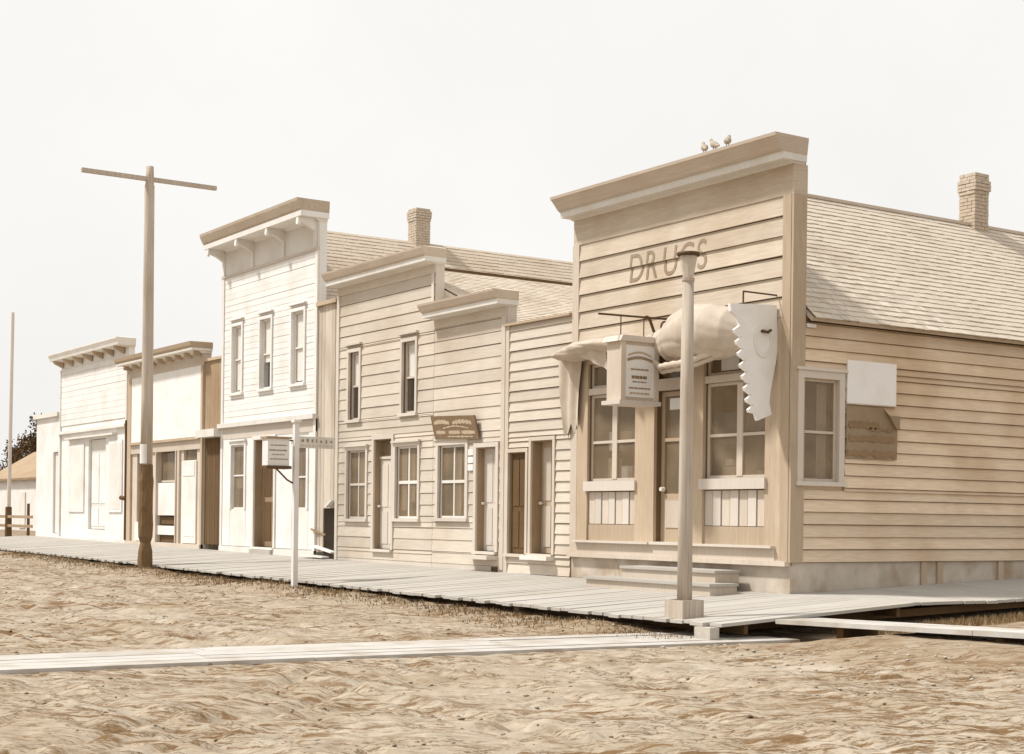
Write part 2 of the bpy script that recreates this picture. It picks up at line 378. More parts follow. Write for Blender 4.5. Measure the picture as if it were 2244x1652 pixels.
def ground_z(x, y):
    z = base_z(x, y)
    rx, ry = float(R.x), float(R.y)
    a = x*rx+y*ry; b = -x*ry+y*rx
    n = 0
    for k, (s, am) in enumerate(((.45, .035), (1.0, .025), (2.3, .020), (5.0, .017), (10.5, .011))):
        n = n + am*(vnoise(a*s*.75, b*s*1.15, k)-.5)*2
    ca, sa = math.cos(math.radians(50)), math.sin(math.radians(50)); p_ = x*ca+y*sa; q_ = -x*sa+y*ca
    for k, (s1, s2, am) in enumerate(((1.2, 3.0, .05), (2.6, 6.0, .03))):
        n = n - am*(np.abs(vnoise(p_*s1, q_*s2, 20+k)-.5)*2 < .22)*(1-np.abs(vnoise(p_*s1, q_*s2, 20+k)-.5)*2/.22)*(vnoise(p_*.6, q_*.9, 30+k) > .45)
    r = 0
    for c, wd in ((9.9, .12), (8.3, .12), (7.0, .1), (4.2, .13), (2.7, .13)):   # wheel ruts running along the street
        yy = y - c - .25*np.sin(x*.21+c)
        r = r - .05*np.exp(-(yy/wd)**2)*(.4+vnoise(x*.5, y*.5+c, 9)) + .022*np.exp(-((abs(yy)-wd*2.2)/wd)**2)
    d = (x*.75+y*.66)                                                       # ruts turning in from the camera side
    for c in (-6.1, -5.3):
        q = d-c-.15*np.sin((x-y)*.3); r = r - .05*np.exp(-(q/.09)**2)*np.clip((9.5-y)/2, 0, 1) + .03*np.exp(-((q-.2)/.12)**2)*np.clip((9.5-y)/2, 0, 1)
    xc = -16.2+.075*(y-4.4); near = np.exp(-((x-xc)/1.25)**4)
    calm = np.clip((14.3-y)/1.2, .3, 1)*np.clip(1-near, .2, 1)
    z = z*(1-near) + near*(-.443-.02*np.clip((6-y)/4, 0, 1))*(y < 14) + near*z*(y >= 14)
    fade = np.clip((x+110)/40, 0, 1)
    return z + (n+r)*calm*fade
xs = np.concatenate([np.array([-2500, -1500, -900, -600, -400, -300, -220, -170, -140]), np.arange(-120, -50, 2.), np.arange(-50, -26, .16), np.arange(-26, -5, .07), np.arange(-5, 8, .6), np.array([12, 20, 40, 80, 160, 400, 1000, 2500])])
ys = np.concatenate([np.array([-2500, -1000, -400, -150, -60, -30, -15]), np.arange(-8, 1.5, .5), np.arange(1.5, 14.6, .07), np.arange(14.6, 24, .2), np.arange(24, 60, 3.), np.array([80, 120, 200, 400, 900, 2500])])
GX, GY = np.meshgrid(xs, ys); GZ = ground_z(GX, GY)
nx, ny = len(xs), len(ys)
me = bpy.data.meshes.new('ground')
idx = np.arange(nx*ny).reshape(ny, nx)
quads = np.stack([idx[:-1, :-1], idx[:-1, 1:], idx[1:, 1:], idx[1:, :-1]], -1).reshape(-1, 4)
me.vertices.add(nx*ny); me.vertices.foreach_set('co', np.stack([GX, GY, GZ], -1).ravel())
me.loops.add(quads.size); me.loops.foreach_set('vertex_index', quads.ravel().astype(np.int32))
me.polygons.add(len(quads)); me.polygons.foreach_set('loop_start', (np.arange(len(quads))*4).astype(np.int32))
me.update(calc_edges=True); me.polygons.foreach_set('use_smooth', np.ones(len(quads), bool))
me.materials.append(M['dirt'])
g = bpy.data.objects.new('ground', me); C.objects.link(g); g['kind'] = 'structure'

def gz(x, y): return float(ground_z(np.array([x]), np.array([y]))[0])
def zw(x): return max(0., .0065*(-17.5-x))
def walk_z(x, y):
    return zw(x) - .2*(YF-y)/3.76
# stones and clods scattered along the walk
def rocks(name, pts, m_):
    mb = MB()
    for (x, y, r) in pts:
        z = gz(x, y); vs = []
        dirs = [(1, 0, 0), (.3, .95, 0), (-.8, .6, 0), (-.8, -.6, 0), (.3, -.95, 0), (0, 0, .8), (.1, 0, -.5)]
        for d in dirs: vs.append((x+d[0]*r*random.uniform(.7, 1.3), y+d[1]*r*random.uniform(.7, 1.3), z+d[2]*r*random.uniform(.5, .9)+r*.1))
        mb.add(vs, [(i, (i+1) % 5, 5) for i in range(5)]+[((i+1) % 5, i, 6) for i in range(5)])
    o = mb.build(name, m_, smooth=True); o['kind'] = 'stuff'; o['label'] = 'loose stones and clods lying in the dirt street'; o['category'] = 'stones'; return o
pts = []
for i in range(650):
    x = random.uniform(-45, -8); y = 13.2-abs(random.gauss(0, 1.0)); pts.append((x, y, random.uniform(.012, .035)))
for i in range(60): pts.append((random.uniform(-30, -9), random.uniform(4, 12.5), random.uniform(.008, .018)))
rocks('stones', pts, 'stone')
pts = [(random.uniform(-40, -7), random.uniform(2, 12.8), random.uniform(.012, .032)) for i in range(1500)]
o = rocks('clods', pts, 'dirt'); o['label'] = 'small lumps of dirt over the rutted street'

# scrubby dead weeds on the bank under the walk edge
N1, N2 = 9000, 6000
wx_ = rng.uniform(-47, -15.3, N1); wy_ = 13.22-np.abs(rng.normal(0, .33, N1)); k_ = .5+.5*np.sin(wx_*1.9)*np.sin(wx_*.7+1)
keep = rng.uniform(0, 1, N1) < .35+.65*k_; wx_, wy_ = wx_[keep], wy_[keep]; wh_ = rng.uniform(.02, .09, len(wx_))
wy2 = rng.uniform(15.6, 24, N2); wx2 = -15.25+np.abs(rng.normal(0, .45, N2)); wh2 = rng.uniform(.03, .12, N2)
wx_ = np.concatenate([wx_, wx2]); wy_ = np.concatenate([wy_, wy2]); wh_ = np.concatenate([wh_, wh2]); wz_ = ground_z(wx_, wy_)
mb = MB()
for x, y, h, z in zip(wx_.tolist(), wy_.tolist(), wh_.tolist(), wz_.tolist()):
    a = random.uniform(0, 6.28); dx, dy = math.cos(a)*.012, math.sin(a)*.012; k = len(mb.v)
    mb.v += [(x-dx, y-dy, z-.01), (x+dx, y+dy, z-.01), (x+random.gauss(0, .03), y+random.gauss(0, .03), z+h)]; mb.f.append((k, k+1, k+2))
wd_ = mb.build('weeds', 'weed'); wd_['kind'] = 'stuff'; wd_['label'] = 'scrubby dead weeds along the edge of the boardwalk'; wd_['category'] = 'weeds'
# ------------------------------------------------------------------ boardwalk
bwk = thing('boardwalk', None, None, (-30, 15, 0), kind='structure')
x = -15.0
while x > -59:
    wd = random.uniform(.225, .275)
    y0 = 13.3+random.uniform(-.06, .07); y1 = YF-.02 if x < -17.6 else YF
    if x-wd < -56.5: y1 = YF
    z0, z1 = walk_z(x-wd/2, y0), walk_z(x-wd/2, y1); dz = random.uniform(-.006, .006); a, b_ = x-wd+.012, x
    mb = MB(); vs = [(a, y0, z0-.045+dz), (b_, y0, z0-.045+dz), (b_, y1, z1-.045), (a, y1, z1-.045), (a, y0, z0+dz), (b_, y0, z0+dz), (b_, y1, z1), (a, y1, z1)]
    mb.add(vs, [(0, 3, 2, 1), (4, 5, 6, 7), (0, 1, 5, 4), (1, 2, 6, 5), (2, 3, 7, 6), (3, 0, 4, 7)]).build('plank', 'plank', bwk)
    x -= wd
def sidez(x, y): return .033*(y-YF) - .05*(x+17.55)*min(1, max(0, (y-16.5)/3))
y = YF+.012
while y < 27.5:
    wd = random.uniform(.225, .275); x0, x1 = -17.53, -15.35+random.uniform(-.04, .04); a, b_ = y, y+wd-.012
    z = [sidez(p, q) for p, q in ((x0, a), (x1, a), (x1, b_), (x0, b_))]; t = .045
    mb = MB(); vs = [(x0, a, z[0]-t), (x1, a, z[1]-t), (x1, b_, z[2]-t), (x0, b_, z[3]-t), (x0, a, z[0]), (x1, a, z[1]), (x1, b_, z[2]), (x0, b_, z[3])]
    mb.add(vs, [(0, 3, 2, 1), (4, 5, 6, 7), (0, 1, 5, 4), (1, 2, 6, 5), (2, 3, 7, 6), (3, 0, 4, 7)]).build('plank', 'plank_x', bwk)
    y += wd
for yy in (13.85, 15.2, 16.8):          # stringers under the planks
    mb = MB(); zz = lambda x: walk_z(x, yy)-.05
    xs_ = [-15.1, -17.5, -37, -59]
    for p, q in zip(xs_[:-1], xs_[1:]):
        mb.add([(q, yy, zz(q)-.14), (p, yy, zz(p)-.14), (p, yy+.07, zz(p)-.14), (q, yy+.07, zz(q)-.14), (q, yy, zz(q)), (p, yy, zz(p)), (p, yy+.07, zz(p)), (q, yy+.07, zz(q))],
               [(0, 3, 2, 1), (4, 5, 6, 7), (0, 1, 5, 4), (1, 2, 6, 5), (2, 3, 7, 6), (3, 0, 4, 7)])
    mb.build('stringer', 'dark_wood', bwk)
for xx in (-15.05, -15.6):
    z_ = sidez(xx, 27)-.05
    MB().add([(xx, 13.4, -.37), (xx+.07, 13.4, -.37), (xx+.07, 27, z_-.14), (xx, 27, z_-.14), (xx, 13.4, -.26), (xx+.07, 13.4, -.26), (xx+.07, 27, z_-.02), (xx, 27, z_-.02)],
             [(0, 3, 2, 1), (4, 5, 6, 7), (0, 1, 5, 4), (1, 2, 6, 5), (2, 3, 7, 6), (3, 0, 4, 7)]).build('stringer', 'dark_wood', bwk) if xx < -15.3 else None
for xx in (-20.2, -24.6, -29.0, -33.4, -38, -43, -48):
    MB().box((xx-.07, 13.62, gz(xx, 13.4)-.1), (xx+.07, 13.72, walk_z(xx, 13.6)-.05)).build('support_block', 'worn_brown', bwk)
MB().box((-15.33, 13.18, gz(-15.2, 13.3)-.05), (-15.02, 13.34, -.25)).build('support_block', 'stone', bwk, label='pale block under the corner of the boardwalk')

# plank crossings over the dirt
cw = thing('plank_crossing', None, None, (-15.7, 6, -.4), kind='structure')
for k in range(5):
    xk = -17.0+k*.33; y = 14.0+.1*k
    while y > -4:
        ln = random.uniform(3.2, 4.4); y2 = y-ln
        zt = lambda yy: -.445+.035-.02*max(0, min(1, (6-yy)/4))
        z0, z1 = zt(y2), zt(y); j = random.uniform(-.006, .006)
        xa, xb = xk+.075*(y2-4.4), xk+.075*(y-4.4)
        MB().add([(xa+.006, y2+.01, z0-.05), (xa+.324, y2+.01, z0-.05), (xb+.324, y, z1-.05), (xb+.006, y, z1-.05),
                  (xa+.006, y2+.01, z0+j), (xa+.324, y2+.01, z0+j), (xb+.324, y, z1+j), (xb+.006, y, z1+j)],
                 [(0, 3, 2, 1), (4, 5, 6, 7), (0, 1, 5, 4), (1, 2, 6, 5), (2, 3, 7, 6), (3, 0, 4, 7)]).build('plank', 'crossing', cw)
        y = y2
cw2 = thing('plank_crossing', None, None, (-12, 14.7, -.2), kind='structure')
for k in range(3):
    y0 = 14.3+k*.26; x = -14.98+random.uniform(-.02, .02)
    while x < -3:
        ln = random.uniform(3, 4.2); x2 = x+ln
        zz = lambda q: -.165+.022*(q+15); j = random.uniform(-.004, .004)
        MB().add([(x+.01, y0+.006, zz(x)-.06), (x2, y0+.006, zz(x2)-.06), (x2, y0+.25, zz(x2)-.06), (x+.01, y0+.25, zz(x)-.06),
                  (x+.01, y0+.006, zz(x)+j), (x2, y0+.006, zz(x2)+j), (x2, y0+.25, zz(x2)+j), (x+.01, y0+.25, zz(x)+j)],
                 [(0, 3, 2, 1), (4, 5, 6, 7), (0, 1, 5, 4), (1, 2, 6, 5), (2, 3, 7, 6), (3, 0, 4, 7)]).build('plank', 'crossing_x', cw2)
        x = x2
for xx in (-14.0, -11.5, -9.0, -6.5): MB().box((xx, 14.45, -.5), (xx+.12, 15.1, -.235+.022*(xx+15))).build('sleeper', 'dark_wood', cw2)

# ------------------------------------------------------------------ building body
def gable(b, x0, x1, y0, y1, zb, ze, xr, zr, m_='wall_back', rm='shingle_brown', over=.2, thick=.06, right=True, front_m=None):
    """hollow shell behind a false front: side walls, back, floor; then two roof slopes"""
    mb = MB(); t = .12
    mb.box((x0, y0, zb), (x0+t, y1, ze)); right and mb.box((x1-t, y0, zb), (x1, y1, ze)); mb.box((x0+t, y1-t, zb), (x1-t, y1, ze))
    mb.build('wall', m_, b)
    MB().box((x0+t, y0, zb-.01), (x1-t, y1-t, zb+.06)).build('floor', 'interior', b)
    G = lambda u, v, w: (u, w, v)
    MB().prism([(x0, ze), (x1, ze), (xr, zr)], y1-t, y1, G).build('gable_end', m_, b)
    if front_m: MB().prism([(x0, ze), (x1, ze), (xr, zr)], y0, y0+.04, G).build('gable_end', front_m, b)
    r = []
    for (xa, za, xb_, zb_) in ((x0, ze, xr, zr), (x1, ze, xr, zr)):
        dx = xb_-xa; dz = zb_-za; ln = math.hypot(dx, dz); ux, uz = dx/ln, dz/ln
        xa2, za2 = xa-ux*over, za-uz*over
        n_ = (-uz, ux) if uz*dx > 0 and dx < 0 else (uz*-1, ux)
        if n_[1] < 0: n_ = (-n_[0], -n_[1])
        pts = [(xa2, za2), (xb_, zb_), (xb_+n_[0]*thick, zb_+n_[1]*thick), (xa2+n_[0]*thick, za2+n_[1]*thick)]
        r.append(MB().prism(pts, y0-.001 if False else y0, y1+.15, G).build('roof', rm, b))
    return r
def shingle_rows(roof, xa, za, xr, zr, y0, y1, course, wid, m_, individual=0, over=.2, off=.095, kindname='shingle'):
    """courses of wooden shingles on one slope, eave (xa,za) to ridge (xr,zr)"""
    dx, dz = xr-xa, zr-za; ln = math.hypot(dx, dz); ux, uz = dx/ln, dz/ln
    nxn, nzn = (-uz, ux)
    if nzn < 0: nxn, nzn = -nxn, -nzn
    xa, za = xa-ux*(over+.04), za-uz*(over+.04); ln += over+.04
    rows = int(ln/course); cells = []
    for r in range(rows+1):
        s0 = r*course; s1 = min(s0+course*1.08, ln)
        y = y0 - random.uniform(0, wid)
        while y < y1:
            w_ = wid*random.uniform(.6, 1.4); a, b_ = max(y, y0), min(y+w_, y1); y += w_
            if b_-a < .03: continue
            cells.append((s0+random.uniform(-.012, .008), s1, a+.003, b_-.003))
    def verts(c):
        s0, s1, a, b_ = c; t = random.uniform(.014, .024); P = lambda s, y, h: (xa+ux*s+nxn*(off+h), y, za+uz*s+nzn*(off+h))
        return [P(s0, a, 0), P(s0, b_, 0), P(s1, b_, 0), P(s1, a, 0), P(s0, a, t), P(s0, b_, t), P(s1, b_, .004), P(s1, a, .004)]
    fs = [(0, 3, 2, 1), (4, 5, 6, 7), (0, 1, 5, 4), (1, 2, 6, 5), (2, 3, 7, 6), (3, 0, 4, 7)]
    if individual:
        cc = cam.matrix_world.translation
        cells.sort(key=lambda c: (Vector(verts(c)[0])-cc).length)
        for c in cells[:individual]: MB().add(verts(c), fs).build(kindname, m_, roof)
        cells = cells[individual:]
    mb = MB()
    for c in cells: mb.add(verts(c), fs)
    mb.build(kindname, m_, roof, kind='stuff')
def chimney(b, cx, cy, z0, z1, sx, sy):
    ch = MB().box((cx-sx/2+.012, cy-sy/2+.012, z0), (cx+sx/2-.012, cy+sy/2-.012, z1-.02)).build('chimney', 'mortar', b)
    mb = MB(); z = z0; r = 0
    while z < z1-.01:
        o_ = .03 if z > z1-.32 and z < z1-.1 else (.015 if z > z1-.4 and z < z1-.32 else 0)
        x0, x1, y0, y1 = cx-sx/2-o_, cx+sx/2+o_, cy-sy/2-o_, cy+sy/2+o_
        for (fix, a, b_, ax) in ((y0, x0, x1, 'x'), (y1, x0, x1, 'x'), (x0, y0+.1, y1-.1, 'y'), (x1, y0+.1, y1-.1, 'y')):
            p = a + (0 if r % 2 else -.1)
            while p < b_:
                q = min(p+.2, b_); pp = max(p, a); p += .21
                if q-pp < .02: continue
                j = random.uniform(-.006, .006)
                if ax == 'x': s_ = -1 if fix == y0 else 1; mb.box((pp, min(fix+j, fix-s_*.1), z+.006), (q, max(fix+j, fix-s_*.1), z+.066))
                else: s_ = -1 if fix == x0 else 1; mb.box((min(fix+j, fix-s_*.1), pp, z+.006), (max(fix+j, fix-s_*.1), q, z+.066))
        z += .072; r += 1
    mb.build('brick', 'brick', ch, kind='stuff')
    MB().box((cx-sx/2+.02, cy-sy/2+.02, z1-.02), (cx+sx/2-.02, cy+sy/2-.02, z1+.01)).build('chimney_cap', 'mortar', ch)
    return ch

# ================================================================== DRUG STORE
D = thing('drug_store', 'tan clapboard corner store with tall false front reading DRUGS', 'building', (-20.5, 17.06, 0))
DX0, DX1 = -23.45, -17.55
lw = (-22.92, -21.47, 1.86, 3.48); lt = (-22.92, -21.47, 3.60, 4.06)
rw = (-19.62, -18.11, 1.86, 3.48); rt = (-19.62, -18.11, 3.60, 4.06)
dr = (-20.93, -20.10, .76, 4.06)
dh = [lw, lt, rw, rt, dr]
sheet(MB(), F0, DX0+.012, DX1-.012, .45, 6.9, -.26, -.015, dh).build('wall', 'wall_back', D, label='false front wall')
shell = gable(D, DX0+.02, DX1-.02, 17.32, 29.5, .1, 4.5, -20.5, 7.12, rm='shingle_brown', over=.22, right=False)
sheet(MB(), side(DX1-.02), 17.32, 29.5, .1, 4.5, -.12, 0, [(17.27, 18.08, 1.80, 3.46)]).build('wall', 'side_board', D)
shingle_rows(shell[1], DX1-.02, 4.5, -20.5, 7.12, 17.33, 29.4, .150, .19, 'shingle_tan', 300, over=.22)
MB().box((-20.58, 17.33, 7.20), (-20.42, 29.6, 7.26)).build('ridge_board', 'cornice_brown', shell[1])
chimney(D, -20.5, 24.95, 6.9, 8.22, .40, .42)
# front clapboards, frieze, corner boards
clapboards(D, F0, DX0+.2, DX1-.2, 4.42, 6.36, .3235, [], 'tan_board', butt=.046)
MB().box((DX0, 6.36, -.01), (DX1, 6.88, .03), F0).build('frieze', 'tan_board', D)
MB().box((DX0, .5, -.01), (DX0+.2, 6.36, .05), F0).build('corner_board', 'tan_trim', D)
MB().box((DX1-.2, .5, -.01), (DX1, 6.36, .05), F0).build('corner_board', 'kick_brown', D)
MB().box((DX1-.3, .5, -.01), (DX1-.2, 4.42, .045), F0).build('pilaster', 'brown_trim', D)
FS = side(DX1)
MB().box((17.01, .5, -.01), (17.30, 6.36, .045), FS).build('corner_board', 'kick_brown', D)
MB().box((17.02, 6.36, -.01), (17.32, 6.84, .03), FS).build('frieze', 'tan_board', D)
loft(F0, DX0, DX1, [(6.84, .04), (6.87, .10), (6.875, .30), (6.98, .31), (6.985, .34)], -.20).build('cornice_fascia', 'white_trim', D)
loft(F0, DX0, DX1, [(6.986, .33), (7.03, .38), (7.05, .39), (7.18, .49), (7.20, .52), (7.25, .53), (7.27, .2)], -.20).build('cornice_crown', 'cornice_brown', D)
# store front frame
P = lambda n, u0, u1, v0, v1, w0, w1, m_, par=D: MB().box((u0, v0, w0), (u1, v1, w1), F0).build(n, m_, par)
P('header', DX0+.2, DX1-.3, 4.06, 4.42, -.01, .04, 'brown_trim')
P('pilaster', DX0+.2, -22.92, .72, 4.06, -.01, .045, 'brown_trim')
P('pilaster', -21.47, -20.93, .72, 4.06, -.01, .055, 'brown_trim')
P('pilaster', -20.10, -19.62, .72, 4.06, -.01, .055, 'brown_trim')
P('pilaster', -18.11, DX1-.3, .72, 4.06, -.01, .045, 'brown_trim')
P('sill_board', DX0+.0, DX1-.0, .44, .52, -.01, .12, 'tan_trim')
P('base_board', DX0+.2, DX1-.3, .52, .72, -.01, .06, 'tan_trim')
for (a, b_) in ((DX0+.2, -20.98), (-20.05, DX1-.3)): P('base_ledge', a, b_, .72, .76, -.01, .15, 'cream_trim')
P('foundation', DX0, DX1, -.25, .44, -.15, .0, 'foundation')
def display(a, b_, r, cols):
    wn = MB()
    wn.box((a-.05, r[2]-.18, 0), (b_+.05, r[2], .10), F0)
    wn = wn.build('window', 'cream_trim', D)
    sb = MB(); sw = .055
    for (v0, v1) in ((1.86, 3.48), (3.60, 4.06)):
        sb.box((a, v0, -.10), (a+sw, v1, -.05), F0); sb.box((b_-sw, v0, -.10), (b_, v1, -.05), F0)
        sb.box((a+sw, v0, -.10), (b_-sw, v0+sw, -.05), F0); sb.box((a+sw, v1-sw, -.10), (b_-sw, v1, -.05), F0)
    sb.box((a, 3.48, -.12), (b_, 3.60, .03), F0)
    mid = a+(b_-a)*(.54 if cols == 'r' else .5)
    sb.box((mid-.07, 1.9, -.10), (mid+.07, 3.45, -.04), F0); sb.box((a+.04, 2.565, -.098), (b_-.04, 2.615, -.045), F0)
    sb.build('sash', 'tan_trim', wn)
    for (x0, x1) in ((a+.04, mid-.06), (mid+.06, b_-.04)):
        for (v0, v1) in ((1.9, 2.57), (2.61, 3.44)): MB().box((x0, v0, -.078), (x1, v1, -.070), F0).build('pane', 'glass', wn)
    MB().box((a+.04, 3.64, -.078), (b_-.04, 4.02, -.070), F0).build('pane', 'glass', wn)
    # panel under the window, made of upright boards in a dark base
    MB().box((a-.02, 1.06, -.07), (b_+.02, 1.69, -.02), F0).build('apron', 'brown_trim', wn)
    n = 7; wdt = (b_-a)/n
    for i in range(n): MB().box((a+i*wdt+.012, 1.07, -.02), (a+(i+1)*wdt-.012, 1.66, .012 if i % 2 else -.002), F0).build('panel_board', 'cream_trim' if i % 2 else 'tan_trim', wn)
    MB().box((a-.02, .76, -.07), (b_+.02, 1.06, .01), F0).build('kick_board', 'kick_brown', wn)
    # shelf of goods
    MB().box((a+.05, 1.80, -.75), (b_-.05, 1.84, -.14), F0).build('shelf', 'tan_trim', wn)
    return wn
MB().box((-19.30, 3.68, -.066), (-18.86, 3.90, -.060), F0).build('notice', 'paper', D)
wl = display(-22.92, -21.47, lw, 'l'); wr = display(-19.62, -18.11, rw, 'r')
# holes for the aprons lie in front of solid sheathing, so nothing shows through
def goods(wn, spec):
    for (u, v, hw, h, dd, m_) in spec:
        MB().box((u-hw, v, -.35-dd), (u+hw, v+h, -.3), F0).build('display_goods', m_, wn)
goods(wl, [(-22.6, 1.85, .12, .45, .1, 'curtain'), (-22.15, 1.85, .16, .3, .1, 'paper'), (-21.75, 1.85, .13, .62, .1, 'curtain'), (-22.55, 2.45, .15, .35, .05, 'paper'), (-21.75, 2.52, .18, .75, .02, 'blind'), (-22.2, 2.6, .1, .2, .02, 'curtain')])
goods(wr, [(-19.35, 1.85, .16, .22, .1, 'curtain'), (-19.35, 2.1, .09, .1, .05, 'paper'), (-18.6, 1.85, .07, .14, .1, 'paper'), (-18.35, 1.85, .14, .5, .1, 'brown_trim')])
MB().box((-23.3, .2, -1.6), (-17.8, 4.4, -1.55), F0).build('partition', 'interior', D)
d = MB().box((-20.92, .77, -.16), (-20.11, 1.62, -.11), F0).box((-20.92, 1.62, -.16), (-20.83, 3.42, -.11), F0).box((-20.20, 1.62, -.16), (-20.11, 3.42, -.11), F0)\
    .box((-20.83, 3.34, -.16), (-20.20, 3.42, -.11), F0).box((-20.83, 2.54, -.158), (-20.20, 2.60, -.105), F0).build('door', 'brown_trim', D)
MB().box((-20.83, 1.62, -.14), (-20.20, 2.54, -.132), F0).build('pane', 'glass', d)
MB().box((-20.83, 2.60, -.14), (-20.20, 3.34, -.132), F0).build('pane', 'glass', d)
MB().box((-20.93, 3.44, -.18), (-20.10, 3.64, .02), F0).build('transom_bar', 'tan_trim', d)
MB().box((-20.93, 3.64, -.14), (-20.10, 4.06, -.132), F0).build('transom_pane', 'glass', d)
MB().box((-20.78, 1.02, -.11), (-20.25, 1.50, -.095), F0).build('panel', 'tan_trim', d)
MB().tube((-20.84, YF+.11, 1.70), (-20.84, YF+.03, 1.70), .045, .035, 12).build('knob', 'porcelain', d)
MB().box((-20.97, .72, -.2), (-20.06, .77, .12), F0).build('threshold', 'cream_trim', d)
MB().box((-20.72, 3.1, -.128), (-20.35, 3.3, -.125), F0).build('notice', 'paper', d)
# side wall
sw = (17.28, 18.10, 1.80, 3.48)
clapboards(D, FS, 17.30, 29.5, .5, 4.36, .2015, [(sw[0]-.13, sw[1]+.13, sw[2]-.14, sw[3]+.14)], 'side_board', math.pi/2, .044)
MB().box((17.30, 4.36, -.01), (29.5, 4.43, .05), FS).build('eave_shade_strip', 'dark_wood', D)  # dark strip added as the shadow line below the eave
window(D, FS, 17.27, 18.08, 1.80, 3.46, 1, 2, 'cream_trim', 'tan_trim', .12, hood=True, hoodext=.08, split=[2.6],
       curtains=[(17.70, 17.92, 1.86, 3.38)])
MB().box((17.10, -.3, -.12), (29.5, .495, -.004), FS).build('foundation', 'foundation', D)
for (u, hh) in ((20.1, .36), (20.5, .42), (22.1, .3)): MB().box((u, .1, .0), (u+.14, .49, .03), FS).build('foundation_post', 'brown_trim', D)
# front steps
st = thing('front_steps', 'low wooden steps up to the door of the corner drug store', 'steps', (-20, 16.4, 0))
MB().box((-21.6, 16.05, -.06), (-18.3, 16.62, .10)).build('riser_box', 'tan_trim', st)
MB().box((-21.64, 16.0, .10), (-18.26, 16.62, .145)).build('tread', 'plank_x', st)
MB().box((-21.05, 16.42, .145), (-18.6, YF-.125, .30)).build('riser_box', 'tan_trim', st)
MB().box((-21.08, 16.38, .30), (-18.57, YF-.125, .345)).build('tread', 'plank_x', st)
# letters
def letters(txt, u, v, size, F, w_, m_, name, parent, wx=1.0, ext=.0, rows=None):
    cu = bpy.data.curves.new(name, 'FONT'); cu.body = txt; cu.size = size; cu.extrude = ext; cu.align_x = 'LEFT'
    tmp = bpy.data.objects.new('t', cu); C.objects.link(tmp)
    dg = bpy.context.evaluated_depsgraph_get(); me_ = bpy.data.meshes.new_from_object(tmp.evaluated_get(dg))
    bpy.data.objects.remove(tmp)
    bm = bmesh.new(); bm.from_mesh(me_)
    if rows:
        for i in range(40):
            yy = rows[0]+i*rows[1]-v
            if 0 < yy < size: bmesh.ops.bisect_plane(bm, geom=bm.verts[:]+bm.edges[:]+bm.faces[:], plane_co=(0, yy, 0), plane_no=(0, 1, 0)); bmesh.ops.split_edges(bm, edges=[e for e in bm.edges if all(abs(q.co.y-yy) < 1e-5 for q in e.verts)])
    bm.verts.index_update(); vs = []
    own = {}
    for f in bm.faces:
        for q in f.verts: own.setdefault(q.index, f.calc_center_median().y)
    for q in bm.verts:
        ww = w_+q.co.z
        if rows:
            k = math.floor((own.get(q.index, q.co.y)+v-rows[0])/rows[1]); fr = (q.co.y+v-rows[0]-k*rows[1])/rows[1]
            ww += rows[2]+(.008-rows[2])*min(1, max(0, fr))
        vs.append(F(u+q.co.x*wx, v+q.co.y, ww))
    fs = [tuple(q.index for q in f.verts) for f in bm.faces]; bm.free()
    mb = MB(); mb.add(vs, fs); o = mb.build(name, m_, parent); bpy.data.meshes.remove(me_); return o
for ch, u in zip('DRUGS', (-21.74, -21.27, -20.78, -20.33, -19.86)):
    letters(ch, u, 5.45, .74, F0, .008, 'letter', 'letter', D, .80, rows=(4.431, .3235, .046))
# white sign board and faded poster on the side wall
sg = thing('sign_board', 'blank white square board nailed to the side wall of the drug store', 'sign', (-17.5, 18.8, 3.4))
MB().box((18.24, 3.10, .03), (19.39, 3.80, .06), FS).build('board', 'paper', sg)
MB().box((18.22, 3.08, .028), (19.41, 3.10, .075), FS).build('bottom_batten', 'tan_trim', sg)
po = thing('faded_poster', 'dark faded poster with one torn curling corner under the white board', 'poster', (-17.5, 18.8, 2.6))
mb = MB(); n = 14; vs = []
for j in range(9):
    for i in range(n+1):
        u = 18.22+1.2*i/n; v = 2.20+.85*j/8; w_ = .064+.005*math.sin(i*1.3+j*.7)
        if u > 18.9 and v > 2.75+.9*(19.42-u): v -= .12; w_ += .06
        vs.append(FS(u, v, w_))
mb.add(vs, [(j*(n+1)+i, j*(n+1)+i+1, (j+1)*(n+1)+i+1, (j+1)*(n+1)+i) for j in range(8) for i in range(n)]).build('paper_sheet', 'faded_print', po)
for (v, h, a, b_) in ((2.70, .11, 18.27, 18.98), (2.66, .05, 18.75, 19.3), (2.49, .09, 18.26, 19.36), (2.24, .09, 18.24, 19.40)):
    n = 16; J = lambda: random.uniform(-.022, .022)
    top = [(a+(b_-a)*k/n, v+h+J()) for k in range(n+1)]; bot = [(a+(b_-a)*k/n, v+J()) for k in range(n+1)]
    MB().prism(bot+top[::-1], .0705, .0735, FS).build('printing', 'print_ink', po)
tg = MB().box((17.32, 4.26, .04), (17.52, 4.32, .06), FS).build('small_notice', 'paper'); tg['label'] = 'tiny pale tag high at the corner of the side wall under the eave'; tg['category'] = 'notice'

